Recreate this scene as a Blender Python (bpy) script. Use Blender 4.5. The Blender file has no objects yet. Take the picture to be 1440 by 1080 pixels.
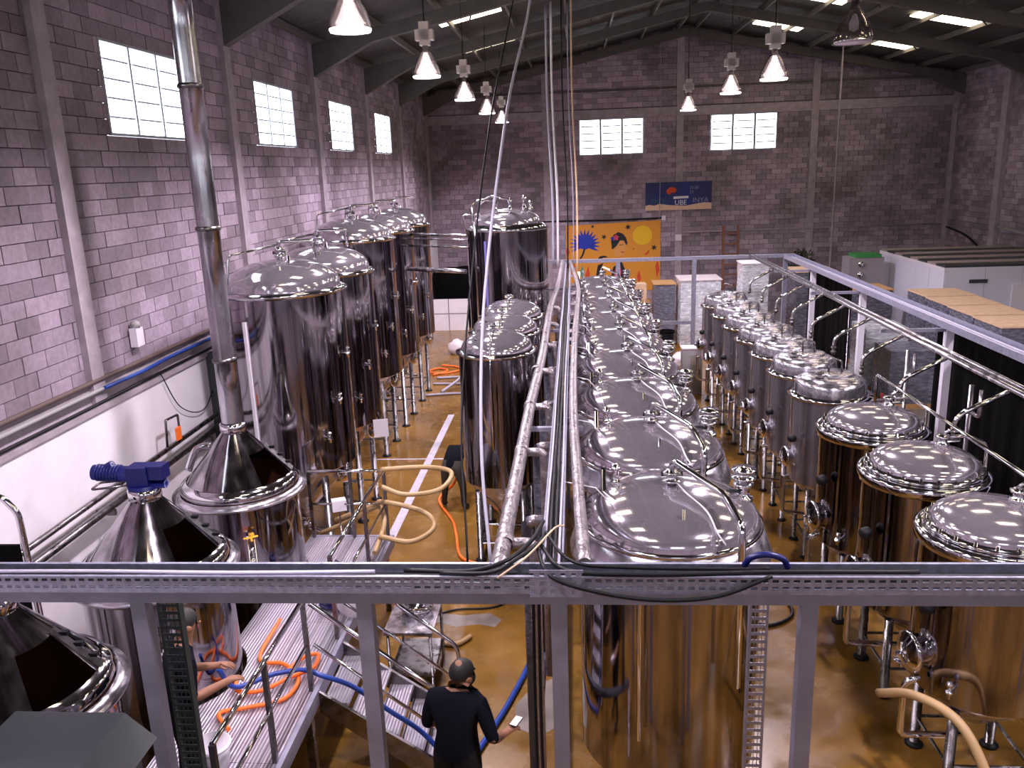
import bpy, bmesh, math, random
from mathutils import Vector, Matrix

random.seed(7)
scene = bpy.context.scene
COL = scene.collection
PI = math.pi

# ------------------------------------------------------------------ camera
cam_d = bpy.data.cameras.new('camera'); cam = bpy.data.objects.new('camera', cam_d); COL.objects.link(cam)
PITCH, ROLL, YAW, EYE = .25358, -.03669, .08069, 6.2
cy, sy, cp, sp = math.cos(YAW), math.sin(YAW), math.cos(PITCH), math.sin(PITCH)
FWD = Vector((-sy*cp, cy*cp, -sp)); RGT0 = Vector((cy, sy, 0)); UP0 = RGT0.cross(FWD)
RGT = math.cos(ROLL)*RGT0 + math.sin(ROLL)*UP0
UPV = -math.sin(ROLL)*RGT0 + math.cos(ROLL)*UP0
m = Matrix.Identity(4)
for i in range(3):
    m[i][0], m[i][1], m[i][2] = RGT[i], UPV[i], -FWD[i]
m[0][3], m[1][3], m[2][3] = 0, 0, EYE
cam.matrix_world = m
cam_d.sensor_width = 36; cam_d.lens = 36*1170/1440; cam_d.clip_end = 200
scene.camera = cam

def in_view(p, margin=1.03):
    d = Vector(p) - Vector((0, 0, EYE)); z = d.dot(FWD)
    if z < .1: return None
    u, v = 1170*d.dot(RGT)/z, 1170*d.dot(UPV)/z
    return z if abs(u) < 720*margin and abs(v) < 540*margin else None

# ------------------------------------------------------------------ world, exposure, light level
w = bpy.data.worlds.new('world'); scene.world = w; w.use_nodes = True
w.node_tree.nodes['Background'].inputs[0].default_value = (.82, .86, 1, 1)
w.node_tree.nodes['Background'].inputs[1].default_value = 1.0
vs = scene.view_settings
vs.view_transform = 'Standard'; vs.look = 'None'; vs.gamma = 1; vs.use_curve_mapping = False
vs.exposure = 0.30
LAMP_W = 330          # watts of each high bay lamp
LAMP_COL = (1.0, .87, 1.0)
WIN_E = 5.0           # glow of the frosted window panes
SKY_E = 6.0           # glow of the translucent roof sheets

# ------------------------------------------------------------------ materials
MATS = {}
def pmat(name, col, rough=.5, metal=0., bump=None, var=None, coat=0, alpha=None, emit=None, trans=0, spec=None):
    """principled material; bump=(scale,strength,stretch xyz) var=(scale,amount,stretch)"""
    if name in MATS: return MATS[name]
    mt = bpy.data.materials.new(name); mt.use_nodes = True; nt = mt.node_tree; N = nt.nodes; L = nt.links
    b = N['Principled BSDF']
    b.inputs['Base Color'].default_value = (*col, 1); b.inputs['Roughness'].default_value = rough
    b.inputs['Metallic'].default_value = metal
    if coat: b.inputs['Coat Weight'].default_value = coat; b.inputs['Coat Roughness'].default_value = .08
    if spec is not None: b.inputs['Specular IOR Level'].default_value = spec
    if trans: b.inputs['Transmission Weight'].default_value = trans
    if emit:
        b.inputs['Emission Color'].default_value = (*emit[0], 1); b.inputs['Emission Strength'].default_value = emit[1]
    if bump or var:
        tc = N.new('ShaderNodeTexCoord')
    if var:
        mp = N.new('ShaderNodeMapping'); mp.inputs['Scale'].default_value = var[2] if len(var) > 2 else (1, 1, 1)
        nz = N.new('ShaderNodeTexNoise'); nz.inputs['Scale'].default_value = var[0]; nz.inputs['Detail'].default_value = 5
        L.new(tc.outputs['Object'], mp.inputs[0]); L.new(mp.outputs[0], nz.inputs[0])
        mr = N.new('ShaderNodeMapRange'); mr.inputs[1].default_value = .3; mr.inputs[2].default_value = .7
        mr.inputs[3].default_value = 1-var[1]; mr.inputs[4].default_value = 1+var[1]
        L.new(nz.outputs[0], mr.inputs[0])
        mx = N.new('ShaderNodeMix'); mx.data_type = 'RGBA'; mx.blend_type = 'MULTIPLY'; mx.inputs[0].default_value = 1
        mx.inputs[6].default_value = (*col, 1); L.new(mr.outputs[0], mx.inputs[7]); L.new(mx.outputs[2], b.inputs['Base Color'])
        m2 = N.new('ShaderNodeMath'); m2.operation = 'MULTIPLY'; m2.inputs[1].default_value = rough
        L.new(mr.outputs[0], m2.inputs[0]); L.new(m2.outputs[0], b.inputs['Roughness'])
    if bump:
        mp = N.new('ShaderNodeMapping'); mp.inputs['Scale'].default_value = bump[2] if len(bump) > 2 else (1, 1, 1)
        nz = N.new('ShaderNodeTexNoise'); nz.inputs['Scale'].default_value = bump[0]; nz.inputs['Detail'].default_value = 4
        bp = N.new('ShaderNodeBump'); bp.inputs['Strength'].default_value = bump[1]; bp.inputs['Distance'].default_value = .02
        L.new(tc.outputs['Object'], mp.inputs[0]); L.new(mp.outputs[0], nz.inputs[0]); L.new(nz.outputs[0], bp.inputs['Height'])
        L.new(bp.outputs[0], b.inputs['Normal'])
    MATS[name] = mt; return mt

STEEL  = pmat('polished_steel', (.31, .285, .31), .09, 1, var=(7, .5, (1, 1, .04)), bump=(7, .022, (1, 1, .07)))
DOME   = pmat('polished_dome', (.53, .48, .54), .10, .84, var=(2, .12), bump=(2.2, .010))
SATIN  = pmat('brushed_steel', (.48, .45, .50), .20, .88, var=(8, .45, (1, 1, .03)), bump=(4, .010, (1, 1, .08)))  # streaks in the colour stand in for the stretched highlights of brushed metal
CHROME = pmat('chrome', (.72, .70, .74), .07, 1)
DULLST = pmat('dull_steel', (.20, .185, .19), .30, 1, var=(8, .3))
PAINT  = pmat('grey_painted_steel', (.26, .25, .325), .42, .25, var=(6, .12))
TRAY   = pmat('galvanised_tray', (.33, .33, .43), .36, .5, var=(18, .2))
FOIL   = pmat('foil_insulation', (.33, .29, .31), .36, .75, bump=(22, .9), var=(15, .3))
DARKFOIL = pmat('dark_insulation', (.10, .10, .13), .45, .4, bump=(26, .9), var=(18, .35))
BLACK  = pmat('black_rubber', (.006, .006, .008), .5, spec=.25)
BLACKP = pmat('black_sheet', (.002, .002, .0025), .8, spec=.06)
WHITEP = pmat('white_plastic', (.72, .68, .74), .45)
BLUEP  = pmat('blue_paint', (.002, .005, .085), .35)
BLUEH  = pmat('blue_hose', (.012, .05, .30), .4)
ORANGE = pmat('orange_hose', (.95, .17, .02), .45)
BEIGE  = pmat('beige_hose', (.40, .26, .12), .5)
LILACH = pmat('grey_hose', (.38, .36, .45), .45)
YELLOW = pmat('yellow_plastic', (.75, .38, .02), .45)
RED    = pmat('red_paint', (.42, .04, .03), .45)
CARD   = pmat('cardboard', (.48, .27, .11), .8, var=(6, .15))
CARDL  = pmat('pale_cardboard', (.62, .43, .28), .8, var=(6, .15))
WRAP   = pmat('stretch_wrap', (.62, .64, .70), .22, .15, bump=(9, .9, (1, 1, 3)), var=(7, .35, (1, 1, 3)))
CONC   = pmat('concrete', (.36, .31, .35), .85, var=(5, .18), bump=(40, .2))
CONCD  = pmat('roof_concrete', (.10, .092, .086), .9, var=(4, .2))
WHITEW = pmat('white_wall_paint', (.80, .76, .81), .6, var=(2.5, .05))
ROOFM  = pmat('dark_roof_sheet', (.055, .052, .048), .8, var=(3, .3))
STEELD = pmat('roof_steel', (.13, .12, .11), .6, .2)
NAVY   = pmat('navy_cloth', (.004, .005, .009), .9, spec=.1)
DARKG  = pmat('dark_grey_panel', (.045, .05, .052), .35, .1)
GREYC  = pmat('grey_cabinet', (.30, .29, .29), .5)
SKIN   = pmat('skin', (.27, .13, .08), .6, spec=.25)
HAIR   = pmat('hair', (.010, .008, .008), .6)
BOOT   = pmat('boot_rubber', (.008, .008, .009), .35)
TROUS  = pmat('work_trousers', (.012, .011, .011), .85, spec=.1)
GLOWW  = pmat('window_glazing', (.9, .93, .95), .5, emit=((.86, .93, 1.0), WIN_E))
GLOWS  = pmat('translucent_sheet', (.9, .8, .6), .5, emit=((1.0, .84, .60), SKY_E))
DRAIN  = pmat('drain_channel', (.52, .48, .56), .5, var=(7, .15))
INTER  = pmat('copper_interior', (.14, .05, .03), .5, .5)

def block_material():
    mt = bpy.data.materials.new('concrete_block'); mt.use_nodes = True; nt = mt.node_tree; N = nt.nodes; L = nt.links
    b = N['Principled BSDF']; b.inputs['Roughness'].default_value = .88
    at = N.new('ShaderNodeAttribute'); at.attribute_name = 'tone'; at.attribute_type = 'GEOMETRY'
    geo = N.new('ShaderNodeNewGeometry')
    nz = N.new('ShaderNodeTexNoise'); nz.inputs['Scale'].default_value = .55; nz.inputs['Detail'].default_value = 6
    n2 = N.new('ShaderNodeTexNoise'); n2.inputs['Scale'].default_value = 14; n2.inputs['Detail'].default_value = 5
    L.new(geo.outputs['Position'], nz.inputs[0]); L.new(geo.outputs['Position'], n2.inputs[0])
    cr = N.new('ShaderNodeValToRGB'); cr.color_ramp.elements[0].position = .36; cr.color_ramp.elements[1].position = .62
    cr.color_ramp.elements[0].color = (.62, .60, .58, 1); cr.color_ramp.elements[1].color = (1.06, 1.03, 1.06, 1)
    L.new(nz.outputs[0], cr.inputs[0])
    c1 = N.new('ShaderNodeValToRGB'); c1.color_ramp.elements[0].color = (.235, .195, .235, 1); c1.color_ramp.elements[1].color = (.44, .365, .44, 1)
    L.new(at.outputs['Fac'], c1.inputs[0])
    mx = N.new('ShaderNodeMix'); mx.data_type = 'RGBA'; mx.blend_type = 'MULTIPLY'; mx.inputs[0].default_value = 1
    L.new(c1.outputs[0], mx.inputs[6]); L.new(cr.outputs[0], mx.inputs[7])
    m3 = N.new('ShaderNodeMix'); m3.data_type = 'RGBA'; m3.blend_type = 'OVERLAY'; m3.inputs[0].default_value = .35
    L.new(mx.outputs[2], m3.inputs[6]); L.new(n2.outputs['Fac'], m3.inputs[7]); L.new(m3.outputs[2], b.inputs['Base Color'])
    bp = N.new('ShaderNodeBump'); bp.inputs['Strength'].default_value = .35; bp.inputs['Distance'].default_value = .01
    L.new(n2.outputs[0], bp.inputs['Height']); L.new(bp.outputs[0], b.inputs['Normal'])
    return mt
BLOCK = block_material()
MORTAR = pmat('mortar', (.145, .125, .14), .95, var=(3, .2))

def floor_material():
    mt = bpy.data.materials.new('ochre_epoxy_floor'); mt.use_nodes = True; nt = mt.node_tree; N = nt.nodes; L = nt.links
    b = N['Principled BSDF']
    geo = N.new('ShaderNodeNewGeometry')
    nz = N.new('ShaderNodeTexNoise'); nz.inputs['Scale'].default_value = .7; nz.inputs['Detail'].default_value = 7; nz.inputs['Roughness'].default_value = .62
    n2 = N.new('ShaderNodeTexNoise'); n2.inputs['Scale'].default_value = 1.6; n2.inputs['Detail'].default_value = 8; n2.inputs['Roughness'].default_value = .65
    for n in (nz, n2): L.new(geo.outputs['Position'], n.inputs[0])
    cr = N.new('ShaderNodeValToRGB'); e = cr.color_ramp.elements
    e[0].position = .30; e[0].color = (.17, .080, .010, 1); e[1].position = .72; e[1].color = (.37, .19, .032, 1)
    L.new(nz.outputs[0], cr.inputs[0])
    mx = N.new('ShaderNodeMix'); mx.data_type = 'RGBA'; mx.blend_type = 'MULTIPLY'; mx.inputs[0].default_value = .5
    L.new(cr.outputs[0], mx.inputs[6]); L.new(n2.outputs[0], mx.inputs[7])
    # bare concrete beyond the sheeting on the store side
    sx = N.new('ShaderNodeSeparateXYZ'); L.new(geo.outputs['Position'], sx.inputs[0])
    st = N.new('ShaderNodeMath'); st.operation = 'GREATER_THAN'; st.inputs[1].default_value = 6.7; L.new(sx.outputs[0], st.inputs[0])
    m2 = N.new('ShaderNodeMix'); m2.data_type = 'RGBA'; L.new(st.outputs[0], m2.inputs[0])
    L.new(mx.outputs[2], m2.inputs[6]); m2.inputs[7].default_value = (.30, .28, .27, 1)
    L.new(m2.outputs[2], b.inputs['Base Color'])
    wet = N.new('ShaderNodeMapRange'); wet.inputs[1].default_value = .38; wet.inputs[2].default_value = .6
    wet.inputs[3].default_value = .14; wet.inputs[4].default_value = .30
    L.new(n2.outputs[0], wet.inputs[0]); L.new(wet.outputs[0], b.inputs['Roughness'])
    bp = N.new('ShaderNodeBump'); bp.inputs['Strength'].default_value = .12; bp.inputs['Distance'].default_value = .01
    L.new(n2.outputs[0], bp.inputs['Height']); L.new(bp.outputs[0], b.inputs['Normal'])
    return mt
FLOORM = floor_material()

# ------------------------------------------------------------------ mesh helpers
def link(o, parent=None):
    COL.objects.link(o)
    if parent is not None: o.parent = parent
    return o
def T(o, label=None, cat=None, group=None, kind=None):
    if label: o['label'] = label
    if cat: o['category'] = cat
    if group: o['group'] = group
    if kind: o['kind'] = kind
    return o
def thing(name, label, cat, loc=(0, 0, 0), rz=0, group=None):
    o = bpy.data.objects.new(name, None); o.empty_display_size = .1; o.location = loc; o.rotation_euler = (0, 0, rz)
    return T(link(o), label, cat, group)

class MB:
    def __init__(s): s.v = []; s.f = []; s.sm = []
    def add(s, vs_, fs, smooth=False):
        k = len(s.v); s.v += [tuple(p) for p in vs_]; s.f += [[i+k for i in f] for f in fs]; s.sm += [smooth]*len(fs); return s
    def box(s, a, b):
        x0, y0, z0 = a; x1, y1, z1 = b
        return s.add([(x0,y0,z0),(x1,y0,z0),(x1,y1,z0),(x0,y1,z0),(x0,y0,z1),(x1,y0,z1),(x1,y1,z1),(x0,y1,z1)],
              [(0,3,2,1),(4,5,6,7),(0,1,5,4),(1,2,6,5),(2,3,7,6),(3,0,4,7)])
    def boxm(s, c, size, M=None):
        hx, hy, hz = [q/2 for q in size]
        P = [Vector((x, y, z)) for z in (-hz, hz) for x, y in ((-hx,-hy),(hx,-hy),(hx,hy),(-hx,hy))]
        if M is not None: P = [M @ p for p in P]
        c = Vector(c)
        return s.add([p+c for p in P], [(0,3,2,1),(4,5,6,7),(0,1,5,4),(1,2,6,5),(2,3,7,6),(3,0,4,7)])
    def lathe(s, prof, n=32, c=(0, 0, 0), axis=(0, 0, 1), smooth=True, a0=0, a1=2*PI, close=None):
        """prof: list of (r, h) from bottom to top (outward normals); r=0 -> pole"""
        ax = Vector(axis).normalized(); t = Vector((1, 0, 0)) if abs(ax.x) < .9 else Vector((0, 1, 0))
        X = (t - ax*t.dot(ax)).normalized(); Y = ax.cross(X); c = Vector(c)
        full = abs(a1-a0-2*PI) < 1e-6; cnt = n if full else n+1
        rows = []
        for r, h in prof:
            if r < 1e-6:
                rows.append([len(s.v)]); s.v.append(tuple(c+ax*h))
            else:
                row = []
                for i in range(cnt):
                    a = a0+(a1-a0)*i/n
                    row.append(len(s.v)); s.v.append(tuple(c+ax*h+X*(r*math.cos(a))+Y*(r*math.sin(a))))
                rows.append(row)
        for A, B in zip(rows, rows[1:]):
            for i in range(n):
                j = (i+1) % n if full else i+1
                if len(A) == 1 and len(B) == 1: continue
                if len(A) == 1: f = [A[0], B[j], B[i]]
                elif len(B) == 1: f = [A[i], A[j], B[0]]
                else: f = [A[i], A[j], B[j], B[i]]
                s.f.append(f); s.sm.append(smooth)
        return s
    def cyl(s, p, q, r, n=14, r2=None):
        p = Vector(p); q = Vector(q); L = (q-p).length; r2 = r if r2 is None else r2
        return s.lathe([(0, 0), (r, 0), (r, 0), (r2, L), (r2, L), (0, L)], n, p, q-p)
    def tube(s, pts, r, n=10, cap=True):
        P = [Vector(p) for p in pts]
        if len(P) < 2: return s
        t0 = (P[1]-P[0]).normalized(); ref = Vector((0, 0, 1)) if abs(t0.z) < .9 else Vector((1, 0, 0))
        u = (ref - t0*ref.dot(t0)).normalized(); rows = []
        for i, p in enumerate(P):
            if i == 0: t = P[1]-P[0]
            elif i == len(P)-1: t = P[-1]-P[-2]
            else: t = (P[i+1]-P[i]).normalized()+(P[i]-P[i-1]).normalized()
            if t.length < 1e-6: t = P[i]-P[i-1]
            t.normalize(); u = (u - t*u.dot(t)).normalized(); v = t.cross(u)
            row = []
            for k in range(n):
                a = 2*PI*k/n; row.append(len(s.v)); s.v.append(tuple(p+(u*math.cos(a)+v*math.sin(a))*r))
            rows.append(row)
        for A, B in zip(rows, rows[1:]):
            for k in range(n):
                s.f.append([A[k], A[(k+1) % n], B[(k+1) % n], B[k]]); s.sm.append(True)
        if cap:
            s.f.append(rows[0][::-1]); s.sm.append(False); s.f.append(rows[-1][:]); s.sm.append(False)
        return s
    def prism(s, poly, z0, z1, M=None):
        """poly: ccw list of 2D points extruded z0..z1, then mapped by M"""
        n = len(poly); P = [Vector((x, y, z0)) for x, y in poly]+[Vector((x, y, z1)) for x, y in poly]
        if M is not None: P = [M @ p for p in P]
        return s.add(P, [list(range(n))[::-1], list(range(n, 2*n))]+[[i, (i+1) % n, n+(i+1) % n, n+i] for i in range(n)])
    def mesh(s, name, mat):
        me = bpy.data.meshes.new(name); me.from_pydata(s.v, [], s.f)
        me.polygons.foreach_set('use_smooth', s.sm)
        if mat is not None: me.materials.append(mat)
        me.update(); return me
    def build(s, name, mat, parent=None, loc=None):
        o = bpy.data.objects.new(name, s.mesh(name, mat))
        if loc is not None: o.location = loc
        return link(o, parent)

def bend(pts, r=.08, n=5):
    """round the corners of a polyline"""
    P = [Vector(p) for p in pts]; out = [P[0]]
    for a, b, c in zip(P, P[1:], P[2:]):
        d1 = (a-b); d2 = (c-b); k = min(r, d1.length*.45, d2.length*.45)
        s0 = b+d1.normalized()*k; s1 = b+d2.normalized()*k
        for i in range(n+1):
            t = i/n; out.append(s0*(1-t)**2+b*(2*t*(1-t))+s1*t*t)
    out.append(P[-1]); return out
def spline(pts, n=8):
    P = [Vector(p) for p in pts]; P = [P[0]*2-P[1]]+P+[P[-1]*2-P[-2]]; out = []
    for i in range(1, len(P)-2):
        a, b, c, d = P[i-1:i+3]
        for k in range(n):
            t = k/n
            out.append(.5*((2*b)+(c-a)*t+(2*a-5*b+4*c-d)*t*t+(3*b-a-3*c+d)*t**3))
    out.append(P[-2]); return out
def dup(root, loc, rz=None, label=None, group=None):
    r = root.copy(); COL.objects.link(r); r.location = loc
    if rz is not None: r.rotation_euler = (0, 0, rz)
    if label: r['label'] = label
    if group: r['group'] = group
    for ch in list(root.children):
        c = ch.copy(); COL.objects.link(c); c.parent = r
        for g in list(ch.children):
            d = g.copy(); COL.objects.link(d); d.parent = c
    return r

# ================================================================== THE SETTING
XL, XR, YB, YF = -6.0, 15.0, 35.5, -2.0
EAVE, RIDGE, XC = 9.2, 11.35, 4.45
COLY = [-.3, 4.6, 9.6, 14.9, 20.0, 24.9, 29.7]
def roof_z(x): return RIDGE-(RIDGE-EAVE)/(XC-XL)*abs(x-XC)

fl = MB().box((XL-.3, YF-.2, -.2), (XR+.3, YB+.3, 0)).build('floor', FLOORM); T(fl, kind='structure')

def wall_shell(name, a, b):
    o = MB().box(a, b).build(name, MORTAR); return T(o, kind='structure')
wl = wall_shell('wall_left', (XL-.35, YF, 0), (XL-.05, YB+.35, EAVE+.1))
wr = wall_shell('wall_right', (XR+.05, YF, 0), (XR+.35, YB+.35, EAVE+.1))
g = MB(); zt = .12
g.prism([(XL-.05, 0), (XR+.05, 0), (XR+.05, EAVE+zt), (XC, RIDGE+zt), (XL-.05, EAVE+zt)], 0, .3,
        Matrix(((1,0,0,0),(0,0,1,YB+.05),(0,1,0,0),(0,0,0,1))))
wb = T(g.build('wall_back', MORTAR), kind='structure')
g = MB()
g.prism([(XL-.05, 0), (XR+.05, 0), (XR+.05, EAVE+zt), (XC, RIDGE+zt), (XL-.05, EAVE+zt)], 0, .3,
        Matrix(((1,0,0,0),(0,0,1,YF-.3),(0,1,0,0),(0,0,0,1))))
wf = T(g.build('wall_front', CONC), kind='structure')

WIN_L = [(.9, 3.2), (5.9, 8.2), (10.9, 13.2), (16.2, 18.45), (21.2, 23.35), (26.1, 28.3)]      # y ranges
WIN_B = [(.25, 2.85), (5.53, 8.15)]                                     # x ranges
COLX = [-1.1, 4.3, 9.6]

def block_mesh(L, variants=8):
    out = []
    for k in range(variants):
        me = MB().box((-L/2, 0, -.095), (L/2, .05, .095)).mesh('block', BLOCK)
        a = me.attributes.new('tone', 'FLOAT', 'POINT'); t = random.random()
        a.data.foreach_set('value', [t]*len(me.vertices)); out.append(me)
    return out
FULL, HALF = block_mesh(.388), block_mesh(.188)

def lay_blocks(parent, rot, place, u0, u1, z0, z1, skip, top, nmax=300):
    """running-bond concrete blocks; the ones that show largest become parts, the rest one joined part"""
    items = []; row = 0; z = z0
    while z < z1-.02:
        u = u0-(.2 if row % 2 else 0)
        while u < u1:
            a, b = max(u, u0), min(u+.4, u1)
            if b-a > .1:
                segs = [(a, b)]
                for h0, h1, hz0, hz1 in skip:             # cut the block where an opening or beam is
                    if z+.1 > hz0 and z+.1 < hz1:
                        segs = [q for p0, p1 in segs for q in ((p0, min(p1, h0)), (max(p0, h1), p1)) if q[1]-q[0] > .03]
                for p0, p1 in segs:
                    c = (p0+p1)/2
                    if z+.2 < top(c)+.12: items.append((c, z+.1, p1-p0))
            u += .4
        z += .2; row += 1
    keyed = []
    for c, zz, L in items:
        p = place(c, zz); k = in_view(p)
        keyed.append((k if k else 1e9, c, zz, L, p))
    keyed.sort(key=lambda q: q[0])
    n = 0; rest = MB(); tones = []
    for k, c, zz, L, p in keyed:
        pr = random.uniform(-.006, .006)
        if n < nmax and k < 1e8 and (abs(L-.4) < .01 or abs(L-.2) < .01):
            o = bpy.data.objects.new('block', random.choice(FULL if L > .3 else HALF))
            q = place(c, zz, pr); o.location = q; o.rotation_euler = (0, 0, rot); link(o, parent); n += 1
        else:
            M = Matrix.Rotation(rot, 3, 'Z'); off = M @ Vector((0, .025, 0))
            rest.boxm(Vector(place(c, zz, pr))+off, (L-.012, .05, .19), M); tones += [random.random()]*8
    o = rest.build('block_courses', BLOCK, parent)
    a = o.data.attributes.new('tone', 'FLOAT', 'POINT'); a.data.foreach_set('value', tones)
    o['kind'] = 'stuff'

lay_blocks(wl, PI/2, lambda u, z, p=0: (XL+p, u, z), -2.0, YB, 3.8, EAVE, [(a, b, 6.8, 8.0) for a, b in WIN_L], lambda c: EAVE)
lay_blocks(wb, 0, lambda u, z, p=0: (u, YB+p, z), XL, XR, 0.0, RIDGE, [(a, b, 6.6, 8.0) for a, b in WIN_B]+[(XL-1, XR+1, 8.0, 8.4)], roof_z)
lay_blocks(wr, -PI/2, lambda u, z, p=0: (XR+p, u, z), 22.0, YB, 0.0, EAVE, [], lambda c: EAVE, 60)

def struct(mb, name, mat, n=[0]):
    return T(mb.build(name, mat), kind='structure')
TRN = [0]
def trim(mb, mat, parent=None):
    TRN[0] += 1
    o = mb.build('trim_%d' % TRN[0], mat, parent)
    return T(o, kind='structure')
# wall columns
for y in COLY[1:]+[35.2]:
    trim(MB().box((XL-.05, y-.13, 3.55), (XL+.09, y+.13, EAVE)), CONC)
for x in COLX:
    trim(MB().box((x-.14, YB-.06, 0), (x+.14, YB+.06, roof_z(x)-.05)), CONC)
for y in (31.3,):
    trim(MB().box((XR-.16, y-.2, 0), (XR+.06, y+.2, EAVE)), CONC)
trim(MB().box((XR-.12, YB-.2, 0), (XR+.05, YB+.05, EAVE)), CONC)
# concrete ring beam on the back wall, with a thin ledge above it
trim(MB().box((XL, YB-.04, 8.0), (XR, YB+.06, 8.36)), CONC)
trim(MB().box((XL, YB-.02, 9.05), (XR, YB+.05, 9.15)), CONCD)
# white painted lower wall with a ledge
trim(MB().box((XL-.05, YF, 0), (XL+.16, YB, 3.5)), WHITEW)
trim(MB().box((XL-.05, YF, 3.5), (XL+.20, YB, 3.56)), CONC)

# windows: frame, mullions and louvre slats in front of frosted glazing
def window(n, name_i, M, W, H, k_=1):
    """local x across, z up, y out of the room; origin lower corner"""
    root = bpy.data.objects.new('window_%d' % name_i, None); root.matrix_world = M; T(link(root), kind='structure')
    MB().box((0, .030, 0), (W, .045, H)).build('pane', GLOWW, root)
    fr = MB(); t = .035
    for a, b in (((0, -.01, 0), (t, .03, H)), ((W-t, -.01, 0), (W, .03, H)), ((t, -.01, 0), (W-t, .03, t)), ((t, -.01, H-t), (W-t, .03, H))):
        fr.box(a, b)
    fr.build('frame', pmat('window_frame', (.34, .36, .42), .5), root)
    for k in (1, 2):
        x = W*k/3; MB().box((x-.022*k_, .0, t), (x+.022*k_, .03, H-t)).build('mullion', MATS['window_frame'], root)
    for k in range(3):
        xa, xb = W*k/3+.07, W*(k+1)/3-.07
        for j in range(1, 5):
            z = H*j/5; MB().boxm(((xa+xb)/2, .012, z), (xb-xa, .03, .022*k_), Matrix.Rotation(.5, 3, 'X')).build('slat', MATS['window_frame'], root)
i = 0
for y0, y1 in WIN_L:
    i += 1; window(i, i, Matrix.Translation((XL, y0, 6.8)) @ Matrix.Rotation(PI/2, 4, 'Z'), y1-y0, 1.2)
for x0, x1 in WIN_B:
    i += 1; window(i, i, Matrix.Translation((x0, YB, 6.6)), x1-x0, 1.4, 2)
for x0 in (-4.9, .25, 5.53, 11.0):  # added glowing windows behind the camera, bright shapes for the steel to reflect
    i += 1; window(i, i, Matrix.Translation((x0+2.6, YF+.06, 6.6)) @ Matrix.Rotation(PI, 4, 'Z'), 2.6, 1.4)

# ------------------------------------------------------------------ roof
ceil = bpy.data.objects.new('ceiling', None); T(link(ceil), kind='structure')
SL = math.atan2(RIDGE-EAVE, XC-XL)
for s in (-1, 1):
    xe = XL-.3 if s < 0 else XR+.3
    mb = MB(); mb.add([(XC, YF-.3, RIDGE+.06), (xe, YF-.3, roof_z(xe)+.06), (xe, YB+.4, roof_z(xe)+.06), (XC, YB+.4, RIDGE+.06)],
           [(0, 1, 2, 3) if s > 0 else (3, 2, 1, 0)])
    mb.build('roof_sheet', ROOFM, ceil)
    for k in range(8):                                    # purlins
        x = XC+s*(.35+k*1.42); z = roof_z(x)-.11
        if x < XL or x > XR: continue
        MB().boxm((x, (YF+YB)/2, z+.06), (.06, YB-YF, .16)).build('purlin', STEELD, ceil)
for y in COLY+[34.9]:                                     # tapered portal frames
    for s in (-1, 1):
        xe = XL if s < 0 else XR
        P = [(xe, 8.35), (xe, roof_z(xe)-.13), (XC, RIDGE-.13), (XC, RIDGE-.42), (xe-s*1.5, roof_z(xe-s*1.5)-.42)]
        if s < 0: P = P[::-1]
        mb = MB(); mb.prism(P, -.11, .11, Matrix(((1,0,0,0),(0,0,-1,y),(0,1,0,0),(0,0,0,1))))
        mb.build('rafter', CONCD, ceil)
        for k in range(0, 7, 2):                          # purlin braces
            x = XC+s*(1.05+k*1.42); z = roof_z(x)
            if XL+.5 < x < XR-.5: MB().cyl((x, y+.1, z-.5), (x, y+.85, z-.1), .02, 6).build('brace', STEELD, ceil)
# translucent roof sheets between purlins
for y in (2.1, 7.1, 12.2, 17.3, 22.2, 27.2, 32.3):
    for x0, x1 in ((-3.3, -1.75), (6.5, 8.1), (10.1, 11.9)):
        if y > 30 and x0 < 0: continue
        a, b = roof_z(x0)-.02, roof_z(x1)-.02
        mb = MB().add([(x0, y-.45, a), (x1, y-.45, b), (x1, y+.45, b), (x0, y+.45, a),
                       (x0, y-.45, a+.03), (x1, y-.45, b+.03), (x1, y+.45, b+.03), (x0, y+.45, a+.03)],
                      [(0,3,2,1),(4,5,6,7),(0,1,5,4),(1,2,6,5),(2,3,7,6),(3,0,4,7)])
        mb.build('skylight_panel', GLOWS, ceil)

# ------------------------------------------------------------------ high bay lamps (each with its own light)
GLASS = bpy.data.materials.new('lamp_glass'); GLASS.use_nodes = True
def lampglass():
    nt = GLASS.node_tree; N = nt.nodes; L = nt.links; N.remove(N['Principled BSDF'])
    tr = N.new('ShaderNodeBsdfTransparent'); tr.inputs[0].default_value = (.75, .70, .72, 1)
    gl = N.new('ShaderNodeBsdfGlossy'); gl.inputs['Roughness'].default_value = .12; gl.inputs[0].default_value = (.7, .65, .62, 1)
    mx = N.new('ShaderNodeMixShader'); mx.inputs[0].default_value = .25
    L.new(tr.outputs[0], mx.inputs[1]); L.new(gl.outputs[0], mx.inputs[2]); L.new(mx.outputs[0], N['Material Output'].inputs[0])
lampglass()
GLOWL = pmat('lamp_bulb', (1, .95, .9), .4, emit=((1, .93, .88), 14))
LENS = pmat('lamp_lens', (.9, .86, .84), .4, emit=((1, .90, .95), 9))
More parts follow.
